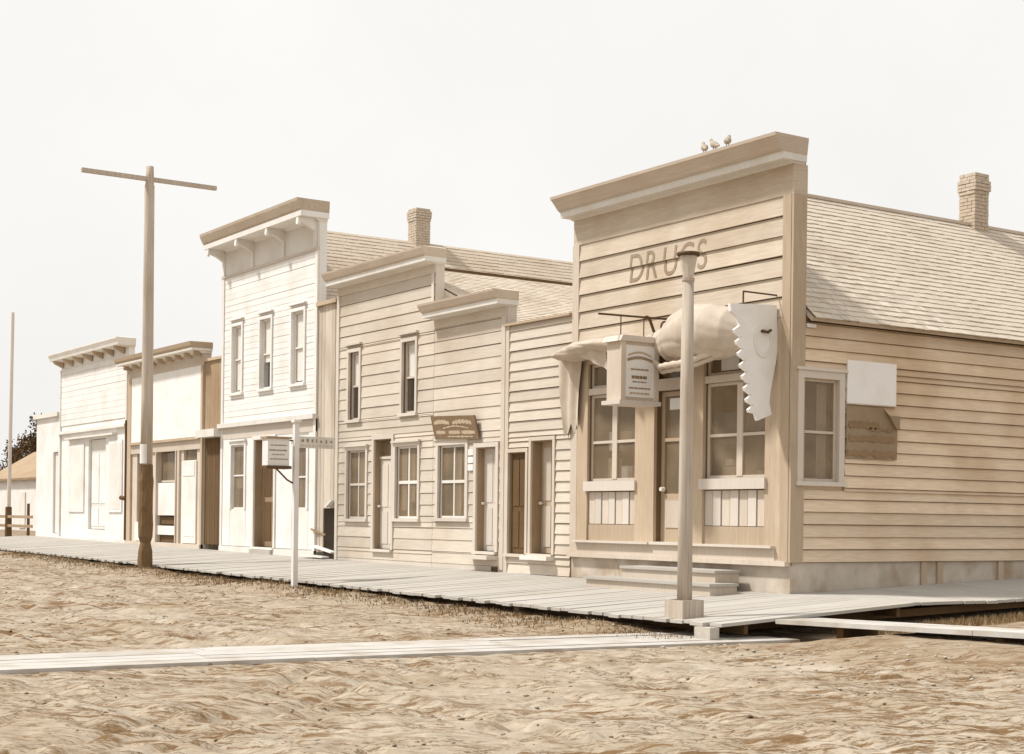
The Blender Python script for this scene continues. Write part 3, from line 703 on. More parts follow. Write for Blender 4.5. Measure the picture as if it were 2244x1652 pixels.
# pigeons on the cornice
def pigeon(x, yaw, lab):
    mb = MB(); c = Vector((x, 16.75, 7.29))
    ca, sa = math.cos(yaw), math.sin(yaw)
    secs = [(-.17, .085, .010, .018), (-.10, .095, .028, .020), (-.05, .12, .055, .05), (.0, .135, .066, .062), (.05, .15, .058, .06), (.085, .185, .036, .038), (.10, .215, .030, .03), (.12, .235, .032, .032), (.14, .235, .024, .024), (.165, .225, .006, .006)]
    n = 10; vs = []
    for (l_, z, ry, rz) in secs:
        for i in range(n):
            t = 2*math.pi*i/n; yy = math.cos(t)*ry; vs.append((c.x+l_*ca-yy*sa, c.y+l_*sa+yy*ca, c.z+z+math.sin(t)*rz-.02))
    fs = [(j*n+i, j*n+(i+1) % n, (j+1)*n+(i+1) % n, (j+1)*n+i) for j in range(len(secs)-1) for i in range(n)] + [tuple(range(n)), tuple((len(secs)-1)*n+i for i in range(n))]
    mb.add(vs, fs)
    t = thing('pigeon', lab, 'bird', c, 'pigeons on the drug store cornice')
    mb.build('body', 'feather', t, True)
    for s_ in (-.02, .02): MB().tube((c.x-s_*sa, c.y+s_*ca, c.z-.01), (c.x-s_*sa, c.y+s_*ca, c.z+.07), .006, .006, 6).build('leg', 'iron', t)
pigeon(-19.37, 2.6, 'leftmost of three small birds on the drug store cornice')
pigeon(-19.12, 2.9, 'middle one of three small birds on the drug store cornice')
pigeon(-18.80, 2.2, 'rightmost of three small birds on the drug store cornice')

# ------------------------------------------------------------------ awning
aw = thing('rolled_awning', 'canvas awning gathered up in a bulging bundle over the drug store windows', 'awning', (-20.8, 16.6, 4.3))
prof = [(-23.62, .10, 4.24, .10, .05), (-23.4, .30, 4.24, .26, .09), (-22.6, .42, 4.32, .34, .10), (-21.8, .44, 4.30, .36, .13), (-21.2, .40, 4.27, .32, .13), (-20.7, .34, 4.22, .26, .16),
        (-20.2, .36, 4.24, .28, .24), (-19.75, .48, 4.26, .40, .38), (-19.2, .56, 4.26, .47, .47), (-18.7, .56, 4.25, .46, .46), (-18.35, .48, 4.22, .38, .38), (-18.12, .36, 4.2, .25, .22), (-18.05, .30, 4.2, .05, .05)]
pa = np.array(prof); uu = np.linspace(pa[0, 0], pa[-1, 0], 260); na = 72
mb = MB(); vs = []
for iu, u in enumerate(uu):
    cw_, cz, rw_, rz_ = [float(np.interp(u, pa[:, 0], pa[:, k])) for k in (1, 2, 3, 4)]
    for i in range(na):
        t = 2*math.pi*i/na
        lo = .5-.5*math.sin(t); cr = lambda p: (1-abs(math.sin(p)))**3
        f = 1+.05*math.sin(2*t+u*2.3) - .055*cr(2*t+1.5*math.cos(u*1.5+.4)) - .07*lo*cr(3.5*t+u*1.2+.5*math.sin(u*3)) + .012*math.sin(u*23+t*3)
        sag = .12*max(0, -math.sin(t))*(.5+.5*math.sin(u*4.4+1))*(1 if u < -20 else .3)
        vs.append(F0(u, cz+math.sin(t)*rz_*f-sag, cw_+math.cos(t)*rw_*f))
nu = len(uu)
mb.add(vs, [(j*na+i, j*na+(i+1) % na, (j+1)*na+(i+1) % na, (j+1)*na+i) for j in range(nu-1) for i in range(na)]+[tuple(range(na)), tuple((nu-1)*na+i for i in range(na))])
mb.build('canvas', 'canvas', aw, True)
# hanging edge curtain and loose flap, with thickness
def cloth(u0, u1, ztop, zbot, wf, name, nj=14, ni=12):
    mb = MB(); vs = []
    for s_ in (0, .008):
        for j in range(nj+1):
            for i in range(ni+1):
                a = i/ni; t = j/nj; u = u0(t)+(u1(t)-u0(t))*a; v = ztop(a)+(zbot(a)-ztop(a))*t
                vs.append(F0(u, v, wf(a, t)+s_))
    k = (nj+1)*(ni+1)
    fs = [(j*(ni+1)+i, j*(ni+1)+i+1, (j+1)*(ni+1)+i+1, (j+1)*(ni+1)+i) for j in range(nj) for i in range(ni)]
    fs += [tuple(k+q for q in f[::-1]) for f in fs]
    mb.add(vs, fs); return mb.build(name, 'canvas', aw, True)
cloth(lambda t: -23.74+.14*t, lambda t: -23.0-.14*t, lambda a: 4.24, lambda a: 2.72+.25*a+.10*math.sin(a*17)+.05*math.sin(a*41), lambda a, t: .14-.06*t+.04*math.sin(a*12+t*3), 'hanging_edge')
cloth(lambda t: -22.75+.25*t, lambda t: -21.60-.0*t, lambda a: 4.28, lambda a: 4.16-.34*a, lambda a, t: .62-.06*t+.03*math.sin(a*14), 'loose_flap')
MB().path([F0(-23.3, 4.30, .05), F0(-23.3, 4.30, .42)], .014).path([F0(-18.2, 4.34, .6), F0(-18.2, 4.4, .05)], .014).build('frame_rod', 'iron', aw)
for dz_, dw_, rr in ((0, .42, .055), (-.075, .36, .045)):
    mb = MB(); vs = []; n = 50
    for k in range(n+1):
        t = k/n; u = -20.35+2.22*t; zc = 3.76+.30*max(0, t-.45)**1.5/.4+.25*max(0, .12-t)/.12*.6+dz_; wc = dw_+.14+.22*math.sin(math.pi*t)
        for i in range(8):
            a = 2*math.pi*i/8; q = rr*(1+.12*math.sin(k*1.1+i)); vs.append(F0(u, zc+q*math.sin(a), wc+q*math.cos(a)))
    mb.add(vs, [(k*8+i, k*8+(i+1) % 8, (k+1)*8+(i+1) % 8, (k+1)*8+i) for k in range(n) for i in range(8)]+[tuple(range(8)), tuple(n*8+i for i in range(8))])
    mb.build('rolled_hem', 'canvas', aw, True)

# ------------------------------------------------------------------ projecting box sign on its iron bracket
bs = thing('projecting_box_sign', 'big boxy hanging sign with faint lettering, left of the street lamp', 'sign', (-20.5, 16.1, 3.7))
XS = -20.3; FB = side(XS)
MB().box((15.78, 3.18, -.42), (16.52, 4.18, 0), FB).build('box', 'tan_trim', bs)
MB().prism([(15.70, 4.18), (16.60, 4.18), (16.54, 4.28), (15.76, 4.28)], -.46, .05, FB).build('top_moulding', 'cream_trim', bs)
MB().box((15.70, 3.11, -.46), (16.60, 3.18, .05), FB).build('bottom_moulding', 'cream_trim', bs)
for a, b_ in ((15.74, 15.84), (16.46, 16.56)): MB().box((a, 3.18, 0), (b_, 4.18, .03), FB).build('stile', 'tan_trim', bs)
MB().box((15.84, 3.24, 0), (16.46, 4.12, .012), FB).build('sign_face', 'paper', bs)
def arcband(v0, h, rise, a, b_, m_, n=12):
    mb = MB(); vs = []
    for i in range(n+1):
        t = i/n; u = a+(b_-a)*t; v = v0+rise*math.sin(math.pi*t)
        vs += [FB(u, v, .018), FB(u, v+h, .018)]
    mb.add(vs, [(2*i, 2*i+2, 2*i+3, 2*i+1) for i in range(n)]).build('lettering', m_, bs)
arcband(3.84, .05, .05, 15.88, 16.42, 'faded_print'); arcband(3.93, .03, .06, 15.90, 16.40, 'brown_trim')
for (v, h, a, b_, mm) in ((3.70, .025, 15.96, 16.34, 'faded_print'), (3.555, .05, 15.98, 16.32, 'print_ink'), (3.49, .02, 16.0, 16.30, 'faded_print'), (3.38, .025, 15.92, 16.38, 'faded_print'), (3.29, .03, 15.94, 16.36, 'brown_trim')):
    u = a
    while u < b_-.02:
        l_ = random.uniform(.05, .12); MB().box((u, v, .012), (min(u+l_, b_), v+h, .019), FB).build('lettering', mm, bs); u += l_+.012
br = MB(); br.path([(XS-.2, 17.04, 4.66), (XS-.2, 15.42, 4.63)], .018)
br.path([(XS-.2, 15.9, 4.64), (XS-.2, 15.9, 4.26)], .010); br.path([(XS-.2, 16.4, 4.64), (XS-.2, 16.4, 4.26)], .010)
cv = [Vector((XS-.2, 16.95-.52*t, 4.25+.36*t+.09*math.sin(t*9))) for t in [i/14 for i in range(15)]]; br.path(cv, .026)
sc = [Vector((XS-.2, 16.86+.10*math.cos(a)*(1-a/14), 4.52+.10*math.sin(a)*(1-a/14))) for a in [i*.5 for i in range(22)]]; br.path(sc, .016)
br.build('bracket', 'iron', bs)

# ------------------------------------------------------------------ saw sign
sw_ = thing('saw_sign', 'giant white handsaw trade sign hanging point down at the store corner', 'sign', (-17.85, 16.6, 3.7))
FW = side(-17.88)
teeth = [(16.14, 4.16), (16.14, 3.98)]
pts = [(16.99, 4.62), (16.00, 4.56), (16.02, 4.44), (16.16, 4.36)]
zt = [4.16, 3.98, 3.80, 3.62, 3.44, 3.26, 3.08, 2.92]
for i, z in enumerate(zt):
    u = 16.12+.045*i
    pts += [(u+.09, z+.07), (u-.02, z), (u+.0, z-.045)]
pts += [(16.56, 2.86), (16.61, 2.75), (16.91, 2.86), (16.86, 3.05), (16.88, 3.23), (16.93, 3.45), (16.99, 3.70), (17.03, 3.97)]
MB().prism(pts, -.03, .03, FW).build('blade', 'paper', sw_)
hp = [(16.58+.20*math.cos(a), 4.02+.26*math.sin(a)) for a in [i*math.pi/10 for i in range(20)]]
mb = MB(); n = 20; vs = []
for w_ in (.03, .05):
    for k, s_ in enumerate((1, .72)):
        for (u, v) in hp: vs.append(FW(16.70+(u-16.58)*s_, 4.02+(v-4.02)*s_, w_))
for i in range(n):
    j = (i+1) % n; mb.f.append((2*n+i, 2*n+j, 3*n+j, 3*n+i)); mb.f.append((i, j, 2*n+j, 2*n+i)); mb.f.append((n+j, n+i, 3*n+i, 3*n+j))
mb.v = vs; mb.build('handle', 'blind', sw_)
MB().path([FW(16.66, 4.18, .03), FW(16.75, 4.16, .09), FW(16.82, 4.20, .09)], .022).path([FW(17.0, 4.25, 0), FW(17.14, 4.30, .0)], .02).path([FW(17.0, 3.95, 0), FW(17.14, 3.9, .0)], .02).build('hanger', 'iron', sw_)
MB().path([FW(16.3, 4.6, 0), FW(16.3, 4.78, 0), FW(17.1, 4.78, 0)], .014).build('bracket', 'iron', sw_)

# ------------------------------------------------------------------ street lamp
lx, ly = -16.06, 13.62; lz = walk_z(lx, ly)
lp = thing('street_lamp', 'slim wooden street lamp post with dark cap on the boardwalk corner', 'street lamp', (lx, ly, lz))
MB().lathe((lx, ly, lz), [(.0, .104), (1.5, .099), (3.2, .092), (4.62, .078)], 14, .02).build('post', 'pole', lp, True)
bx_ = MB()
for (a, b_) in (((-.19, -.19), (.19, -.16)), ((-.19, .16), (.19, .19)), ((-.19, -.16), (-.16, .16)), ((.16, -.16), (.19, .16))):
    bx_.box((lx+a[0], ly+a[1], lz-.02), (lx+b_[0], ly+b_[1], lz+.24))
bx_.box((lx-.16, ly-.16, lz+.17), (lx+.16, ly+.16, lz+.20))
bx_.build('base_box', 'pole', lp)
MB().lathe((lx, ly, lz), [(4.60, .07), (4.64, .09), (4.68, .09)], 12).build('collar', 'pole', lp)
MB().lathe((lx, ly, lz), [(4.68, .07), (4.98, .125), (5.0, .125)], 8).build('lantern_glass', 'lamp_glass', lp)
MB().lathe((lx, ly, lz), [(4.98, .15), (5.0, .165), (5.03, .16), (5.035, .05)], 14).build('cap', 'iron', lp, True)

# ================================================================== LOW SHOP (between)
CS = thing('low_shop', 'low narrow clapboard shop with two dark doors beside the drug store', 'building', (-24.6, 17.06, 0))
cx0, cx1 = -25.74, -23.47
ch_ = [(-25.62, -24.98, .44, 2.49), (-24.80, -24.05, .46, 2.70)]
sheet(MB(), F0, cx0, cx1, 0, 5.1, -.2, -.015, ch_).build('wall', 'wall_back', CS)
clapboards(CS, F0, cx0+.12, cx1, .05, 5.05, .2035, [(a-.09, b_+.09, c_-.06, d_+.09) for a, b_, c_, d_ in ch_], 'cream_board', butt=.036)
MB().box((cx0, .05, -.01), (cx0+.12, 5.05, .048), F0).build('corner_board', 'tan_trim', CS)
MB().box((cx0-.03, 5.05, -.2), (cx1, 5.10, .1), F0).build('coping', 'kick_brown', CS)
door(CS, F0, *ch_[0], 'dark_wood', 'tan_trim', .05, .07, None, True, label='dark brown left door')
door(CS, F0, *ch_[1], 'brown_trim', 'tan_trim', .22, .07, 'left', True, panelmat='tan_trim')
MB().box((-24.9, .34, .0), (-23.98, .42, .22), F0).build('step_board', 'white_trim', CS)
MB().box((cx0+.02, YF+.2, 0), (cx1-.02, 27, .1)).build('floor', 'interior', CS)
MB().add([(cx0, YF+.2, 4.9), (cx1, YF+.2, 4.9), (cx1, 27, 4.2), (cx0, 27, 4.2), (cx0, YF+.2, 4.98), (cx1, YF+.2, 4.98), (cx1, 27, 4.28), (cx0, 27, 4.28)],
         [(0, 3, 2, 1), (4, 5, 6, 7), (0, 1, 5, 4), (1, 2, 6, 5), (2, 3, 7, 6), (3, 0, 4, 7)]).build('roof', 'shingle_tan', CS)
MB().box((cx0+.02, 26.9, 0), (cx1-.02, 27, 4.2)).build('wall', 'wall_back', CS)

# ================================================================== MIDDLE BUILDINGS
B = thing('false_front_shop', 'cream clapboard shop with low brown cornice and dark lettered sign over its window', 'building', (-27.3, 17.06, 0))
bx0, bx1 = -28.62, -25.76
bh = [(-28.38, -27.26, 1.14, 2.72), (-26.83, -26.07, .46, 2.63)]
sheet(MB(), F0, bx0, bx1, 0, 5.75, -.22, -.015, bh).build('wall', 'wall_back', B)
MB().box((bx1-.002, 0, -.22), (bx1+.012, 5.48, -.0), F0).build('end_board', 'cream_trim', B)
clapboards(B, F0, bx0+.0, bx1-.14, .16, 5.28, .2545, [(bh[0][0]-.10, bh[0][1]+.10, bh[0][2]-.08, bh[0][3]+.11), (bh[1][0]-.1, bh[1][1]+.1, bh[1][2]-.06, bh[1][3]+.1)], 'cream_board', butt=.024)
MB().box((bx1-.14, .1, -.01), (bx1, 5.28, .05), F0).build('corner_board', 'tan_trim', B)
MB().box((bx0, 5.28, -.01), (bx1, 5.52, .03), F0).build('frieze', 'cream_board', B)
MB().box((bx0, -.1, -.05), (bx1, .16, .02), F0).build('skirt_board', 'cream_trim', B)
loft(F0, bx0, bx1, [(5.48, .03), (5.50, .10), (5.505, .30), (5.60, .31)], -.22).build('cornice_fascia', 'white_trim', B)
loft(F0, bx0, bx1, [(5.601, .30), (5.64, .36), (5.75, .42), (5.79, .43), (5.81, .1)], -.22).build('cornice_crown', 'cornice_brown', B)
window(B, F0, *bh[0], 2, 2, 'cream_trim', 'white_trim', .10, hood=True, hoodext=.08, mw=.045, curtains=[(-27.95, -27.6, 1.2, 2.6)])
door(B, F0, *bh[1], 'cream_trim', 'cream_trim', .16, .09, 'left')
MB().box((-26.95, .30, 0), (-25.98, .38, .30), F0).build('step_board', 'cream_trim', B)
MB().box((-26.22, .02, .0), (-25.98, .15, .03), F0).build('vent_hole', 'iron', B)
for (v, h) in ((2.47, .13), (2.31, .13), (2.15, .13)): MB().box((-27.13, v, .04), (-26.93, v+h, .055), F0).build('notice', 'paper', B)
sB = thing('lettered_sign', 'dark sign board with arched pale lettering above the shop window', 'sign', (-27.6, 17.0, 3.0))
FT = lambda u, v, w: (u-(v-3.3)*.25, YF-.06-w-(v-2.84)*.10, v-(u+28.5)*.035)
MB().box((-28.52, 2.86, 0), (-26.74, 3.36, .04), FT).build('board', 'sign_brown', sB)
def lobes(a, b_, v0, hgt, n, rise):
    k = 0
    for i in range(n):
        t = (i+.5)/n; u = a+(b_-a)*t; v = v0+rise*math.sin(math.pi*t); hw = (b_-a)/n*.40
        p = [(u-hw, v), (u-hw*.3, v), (u-hw*.3, v+hgt*.35), (u+hw*.3, v+hgt*.35), (u+hw*.3, v), (u+hw, v), (u+hw*.9, v+hgt), (u-hw*.9, v+hgt)] if i % 2 else [(u-hw, v), (u+hw, v+.01), (u+hw, v+hgt), (u+hw*.2, v+hgt*.8), (u-hw, v+hgt)]
        MB().prism(p, .04, .046, FT).build('lettering', 'blind', sB)
def swash(u0, u1, v0, h, rise, m_='brown_trim', n=22):
    top = []; bot = []
    for k in range(n+1):
        t = k/n; e = .55+.45*math.sin(math.pi*t)**.25 if k % 4 != 3 else .45; u = u0+(u1-u0)*t; c = v0+rise*math.sin(math.pi*t)
        q = h*e*random.uniform(.75, 1.1); bot.append((u, c-q/2)); top.append((u, c+q/2+.002))
    MB().prism(bot+top[::-1], .04, .045, FT).build('lettering', m_, sB)
swash(-28.42, -27.80, 3.20, .10, .03); swash(-27.66, -26.90, 3.20, .10, .03); swash(-28.1, -27.05, 3.085, .03, .05, 'brown_trim')
for a, b_ in ((-28.40, -28.02), (-27.88, -27.42), (-27.36, -26.84)): swash(a, b_, 3.00, .09, 0)
swash(-27.95, -26.95, 2.91, .035, 0)

A = thing('false_front_house', 'two storey cream clapboard building with two narrow upper windows', 'building', (-31, 17.06, 0))
ax0, ax1 = -33.25, -28.63
ah = [(-32.62, -32.08, 3.47, 5.10), (-30.02, -29.42, 3.50, 5.12), (-32.66, -31.70, 1.10, 2.74), (-31.30, -30.45, .40, 2.96), (-30.28, -29.26, 1.12, 2.76)]
sheet(MB(), F0, ax0, ax1, 0, 6.95, -.22, -.015, ah).build('wall', 'wall_back', A)
MB().box((ax1-.003, 5.8, -.22), (ax1+.01, 6.72, -.0), F0).build('end_board', 'cream_trim', A)
hole = [(a-.09, b_+.09, c_-.07, d_+.09) for a, b_, c_, d_ in ah[:3]]+[(ah[3][0]-.09, ah[3][1]+.09, ah[3][2]-.06, ah[3][3]+.09), (ah[4][0]-.09, ah[4][1]+.09, ah[4][2]-.07, ah[4][3]+.09)]
clapboards(A, F0, ax0+.12, ax1, .16, 6.52, .2545, hole, 'cream_board', butt=.026)
MB().box((ax0, .1, -.01), (ax0+.12, 6.52, .048), F0).build('corner_board', 'cream_trim', A)
MB().box((ax1-.10, 5.85, .036), (ax1, 6.52, .05), F0).build('corner_board', 'cream_trim', A)
MB().box((ax0, 6.52, -.01), (ax1, 6.76, .03), F0).build('frieze', 'cream_board', A)
MB().box((ax0, -.1, -.05), (ax1, .16, .02), F0).build('skirt_board', 'cream_trim', A)
loft(F0, ax0, ax1, [(6.72, .03), (6.75, .10), (6.755, .32), (6.86, .33)], -.22).build('cornice_fascia', 'white_trim', A)
loft(F0, ax0, ax1, [(6.861, .32), (6.90, .38), (7.02, .44), (7.06, .45), (7.09, .1)], -.22).build('cornice_crown', 'cornice_brown', A)
window(A, F0, *ah[0], 1, 2, 'cream_trim', 'cream_trim', .08, hoodgap=.08, rec=.06, blind=.52)
window(A, F0, *ah[1], 1, 2, 'cream_trim', 'cream_trim', .08, hoodgap=.08, rec=.06, blind=.48)
window(A, F0, *ah[2], 2, 2, 'cream_trim', 'cream_trim', .08, mw=.04, curtains=[(-32.3, -31.95, 1.2, 2.7)])
window(A, F0, *ah[4], 2, 2, 'cream_trim', 'white_trim', .08, mw=.05, curtains=[(-30.2, -29.95, 1.3, 2.7), (-29.8, -29.6, 1.5, 2.7)])
door(A, F0, *ah[3], 'cream_trim', 'cream_trim', .14, .09, 'left', transom=2.50)
sh = gable(A, ax0+.02, bx1-.02, YF+.22, 29, 0, 4.95, -30.5, 6.85, rm='shingle_tan', over=.1, front_m='cream_board')
shingle_rows(sh[1], bx1-.02, 4.95, -30.5, 6.85, YF+.24, 29, .16, .22, 'shingle_tan', 0, over=.1)
MB().box((-30.58, YF+.24, 6.93), (-30.42, 29, 7.0)).build('ridge_board', 'dark_wood', sh[1])

# ================================================================== WHITE TWO-STOREY
W2 = thing('white_hall', 'tall white two storey building with bracketed cornice and three upper windows', 'building', (-37.3, 17.06, 0))
wx0, wx1 = -40.38, -34.36
wh = [(-39.66, -39.00, 4.55, 6.42), (-37.78, -37.08, 4.55, 6.42), (-35.83, -35.10, 4.55, 6.42)]
wg = [(-39.62, -38.72, 1.32, 3.10), (-35.62, -34.86, 1.32, 2.98), (-38.10, -36.78, .30, 3.22)]
sheet(MB(), F0, wx0, wx1, 0, 8.7, -.22, -.015, wh+wg).build('wall', 'white_board', W2)
cl = [(a-.09, b_+.09, c_-.07, d_+.09) for a, b_, c_, d_ in wh]
clapboards(W2, F0, wx0+.14, wx1-.14, 3.72, 7.90, .165, cl, 'white_board', butt=.011)
for a in (wx0, wx1-.14): MB().box((a, .2, -.01), (a+.14, 7.9, .04), F0).build('corner_board', 'white_trim', W2)
MB().box((wx0, 7.9, -.01), (wx1, 8.56, .025), F0).build('frieze', 'white_trim', W2)
MB().box((wx0-.02, 7.84, 0), (wx1+.02, 7.90, .06), F0).build('frieze_moulding', 'cream_trim', W2)
for a in (wx0+.05, -38.38, -36.42, wx1-.2):
    br_ = MB().box((a, 7.9, .025), (a+.15, 8.56, .07), F0).prism([(0, 8.30), (0, 8.62), (.48, 8.62), (.48, 8.52), (.2, 8.42)], a+.01, a+.14, lambda u, v, w: (w, YF-.07-u, v)).build('bracket', 'white_trim', W2)
    MB().tube(F0(a+.075, 8.50, .50), F0(a+.075, 8.50, .56), .09, .07, 12).build('bracket_boss', 'paper', br_)
loft(F0, wx0, wx1, [(8.56, .03), (8.62, .10), (8.625, .56), (8.76, .57)], -.22).build('cornice_fascia', 'paper', W2)
loft(F0, wx0, wx1, [(8.761, .56), (8.80, .60), (8.98, .68), (9.05, .69), (9.07, .1)], -.22).build('cornice_crown', 'shingle_brown', W2)
MB().box((wx0-.02, 3.60, -.01), (wx1+.02, 3.72, .14), F0).build('belt_moulding', 'white_trim', W2)
MB().box((wx0, 3.28, -.01), (wx1, 3.60, .03), F0).build('belt_board', 'cream_trim', W2)
for i, r in enumerate(wh): window(W2, F0, *r, 1, 2, 'white_board', 'white_trim', .08, hoodgap=.08, rec=.055, blind=(.98, .62, .98)[i])
window(W2, F0, *wg[0], 1, 2, 'white_board', 'white_trim', .10, split=[2.25], curtains=[(-39.5, -39.2, 1.9, 2.2)], sill=False)
window(W2, F0, *wg[1], 1, 2, 'white_board', 'white_trim', .10, split=[2.15], sill=False)
for (a, b_, v0, v1) in ((wx0+.14, -39.72, .3, 3.28), (-39.72, -38.62, .3, 1.32), (-38.62, -38.20, .3, 3.28), (-36.68, -35.72, .3, 3.28), (-35.72, -34.76, .3, 1.32), (-34.76, wx1-.14, .3, 3.28)):
    MB().box((a+.008, v0, -.01), (b_-.008, v1, .02), F0).build('wall_panel', 'white_trim' if v0 < 1 and v1 < 2 else 'white_board', W2)
dd = door(W2, F0, -38.08, -36.80, .30, 3.20, 'worn_brown', 'white_trim', .22, .10, None, True, panelmat='dark_wood')
MB().box((-38.1, .05, -.3), (-36.78, .235, .14), F0).build('door_step', 'plank', W2)
MB().box((wx0, -.1, -.02), (wx1, .28, .06), F0).build('skirt_board', 'white_trim', W2)
sh2 = gable(W2, wx0+.02, wx1-.02, YF+.22, 33, 0, 6.3, -37.2, 8.85, m_='cream_board', rm='shingle_brown', over=.2)
shingle_rows(sh2[1], wx1-.02, 6.3, -37.2, 8.85, YF+.24, 33, .17, .24, 'shingle_brown', 0, over=.2)
chimney(W2, -37.2, 21.6, 8.5, 9.85, .46, .46)

# gap between the white building and the cream one
G1 = thing('gap_screen', 'weathered upright planks closing the gap right of the white building', 'fence', (-33.8, 17.1, .2))
x = wx1+.012
while x < ax0-.05:
    wd = min(random.uniform(.16, .21), ax0-.012-x)
    low = x > -34.05
    MB().box((x, 1.35 if low else .25, -.05), (x+wd-.012, 6.42+random.uniform(-.05, .03), -.02+random.uniform(0, .012)), F0).build('plank', 'grey_plank' if not low else 'grey_plank', G1); x += wd
MB().box((wx1+.012, 6.40, -.06), (ax0-.012, 6.50, .08), F0).build('cap_board', 'brown_trim', G1)
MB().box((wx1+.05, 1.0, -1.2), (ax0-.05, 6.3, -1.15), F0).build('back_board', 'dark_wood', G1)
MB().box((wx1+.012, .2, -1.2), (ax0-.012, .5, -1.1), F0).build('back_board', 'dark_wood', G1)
dz = walk_z(-33.8, 17)
def debris(lab, a, b_, r, m_):
    o = MB()
    a, b_ = Vector(a), Vector(b_); d_ = (b_-a).normalized(); s_ = d_.cross(Vector((0, 0, 1))).normalized()*r; u_ = s_.cross(d_).normalized()*.02
    vs = [a-s_-u_, a+s_-u_, a+s_+u_, a-s_+u_, b_-s_-u_, b_+s_-u_, b_+s_+u_, b_-s_+u_]
    o = o.add(vs, [(0, 1, 2, 3), (7, 6, 5, 4), (0, 4, 5, 1), (1, 5, 6, 2), (2, 6, 7, 3), (3, 7, 4, 0)]).build('scrap_board', m_); o['label'] = lab; o['category'] = 'board'; o['group'] = 'scrap boards in the gap'
debris('pale scrap board lying low in the dark gap opening', (-34.3, 16.98, dz+.30), (-33.3, 17.02, dz+.16), .08, 'paper')
debris('thin dark stick leaning over the pale board in the gap', (-34.45, 16.98, dz+.72), (-33.9, 17.1, dz+.58), .02, 'worn_brown')
debris('light board end jutting out above the dark gap opening', (-33.62, 17.0, dz+1.28), (-33.3, 17.0, dz+1.45), .06, 'white_trim')
debris('flat plank on the boardwalk in front of the gap', (-34.6, 16.85, dz+.06), (-33.5, 16.9, dz+.04), .1, 'white_trim')

# ================================================================== LEFT SHOP WITH BLANK PANEL
SH = thing('panel_front_shop', 'brown trimmed shop with a large blank white panel over its door', 'building', (-45, 17.06, 0))
sx0, sx1 = -48.05, -41.72
FL = [(-45.50, -43.78, .28, 3.08), (-43.27, -42.23, 2.77, 3.08), (-47.25, -46.5, .9, 3.08)]
sheet(MB(), F0, sx0, sx1, 0, 6.05, -.22, -.015, FL).build('wall', 'tan_trim', SH)
MB().box((-47.72, 3.44, -.01), (-41.86, 5.52, .03), F0).build('blank_panel', 'paper', SH)
MB().box((sx0, 5.52, -.01), (sx1, 5.86, .02), F0).build('frieze', 'tan_trim', SH)
for (a, b_, v0, v1) in ((sx0, -47.72, .1, 5.52), (-41.86, sx1, .1, 5.52)): MB().box((a, v0, -.01), (b_, v1, .05), F0).build('corner_board', 'brown_trim', SH)
MB().box((-47.72, 3.36, -.01), (-41.86, 3.44, .12), F0).build('belt_moulding', 'brown_trim', SH)
MB().box((-47.72, 3.08, -.01), (-41.86, 3.36, .04), F0).build('belt_board', 'tan_trim', SH)
for i in range(9): MB().box((sx0+.15+i*.74, 5.80, .03), (sx0+.27+i*.74, 5.93, .25), F0).build('bracket', 'brown_trim', SH)
loft(F0, sx0, sx1, [(5.86, .04), (5.93, .12), (5.935, .42), (5.99, .43)], -.22).build('cornice_fascia', 'white_trim', SH)
loft(F0, sx0, sx1, [(5.991, .42), (6.06, .47), (6.17, .50), (6.19, .1)], -.22).build('cornice_crown', 'kick_brown', SH)
dS = MB().box((-45.46, 2.14, -.2), (-43.82, 2.20, -.12), F0).build('door', 'tan_trim', SH)
MB().box((-45.46, 2.2, -.16), (-43.82, 3.05, -.15), F0).build('pane', 'glass', dS)
for (v0, v1, mm, w_) in ((1.12, 2.12, 'white_board', -.03), (.84, 1.08, 'dark_wood', -.12), (.52, .80, 'white_board', -.03), (.30, .50, 'dark_wood', -.12)):
    MB().box((-45.46, v0, w_-.03), (-43.82, v1, w_), F0).build('door_panel', mm, dS)
for a in (-45.50, -43.84): MB().box((a, .28, -.25), (a+.06, 3.08, .04), F0).build('door_post', 'tan_trim', dS)
w3 = MB().box((-43.30, .3, -.01), (-42.20, 2.75, .03), F0).build('window', 'white_trim', SH)
MB().box((-43.25, 2.79, -.10), (-42.25, 3.06, -.09), F0).build('pane', 'glass', w3)
MB().box((-43.20, 2.3, .03), (-42.28, 2.74, .045), F0).build('notice', 'paper', w3)
MB().box((-43.10, .5, .03), (-42.35, 1.0, .04), F0).build('panel', 'paper', w3)
w4 = MB().box((-47.3, .3, -.01), (-46.3, .9, .03), F0).build('window', 'white_trim', SH)
MB().box((-47.22, .95, -.10), (-46.52, 3.05, -.09), F0).build('pane', 'glass', w4)
MB().box((-47.1, 1.9, -.13), (-46.6, 2.6, -.12), F0).build('blind', 'blind', w4)
for a in (-46.42, -43.62): MB().box((a, .28, -.01), (a+.12, 3.08, .05), F0).build('pilaster', 'tan_trim', SH)
MB().box((sx0, -.1, -.02), (sx1, .28, .10), F0).build('skirt_board', 'tan_trim', SH)
gable(SH, sx0+.02, sx1-.02, YF+.22, 30, 0, 4.0, -44.9, 5.8, m_='side_board', rm='shingle_brown')
# gap with its header and dark door
G2 = thing('gap_door', 'tall dark plank door in the gap left of the white building', 'door', (-41, 17.1, .2))
x = sx1+.012
while x < wx0-.04:
    wd = min(random.uniform(.17, .22), wx0-.012-x)
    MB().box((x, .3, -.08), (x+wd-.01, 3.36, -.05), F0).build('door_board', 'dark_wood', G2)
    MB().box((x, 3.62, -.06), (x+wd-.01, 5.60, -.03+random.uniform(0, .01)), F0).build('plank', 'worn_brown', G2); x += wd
MB().box((sx1-.02, 3.38, -.06), (wx0+.02, 3.60, .25), F0).build('header_board', 'white_trim', G2)
MB().box((sx1+.01, 5.60, -.08), (wx0-.01, 5.68, .04), F0).build('cap_board', 'brown_trim', G2)

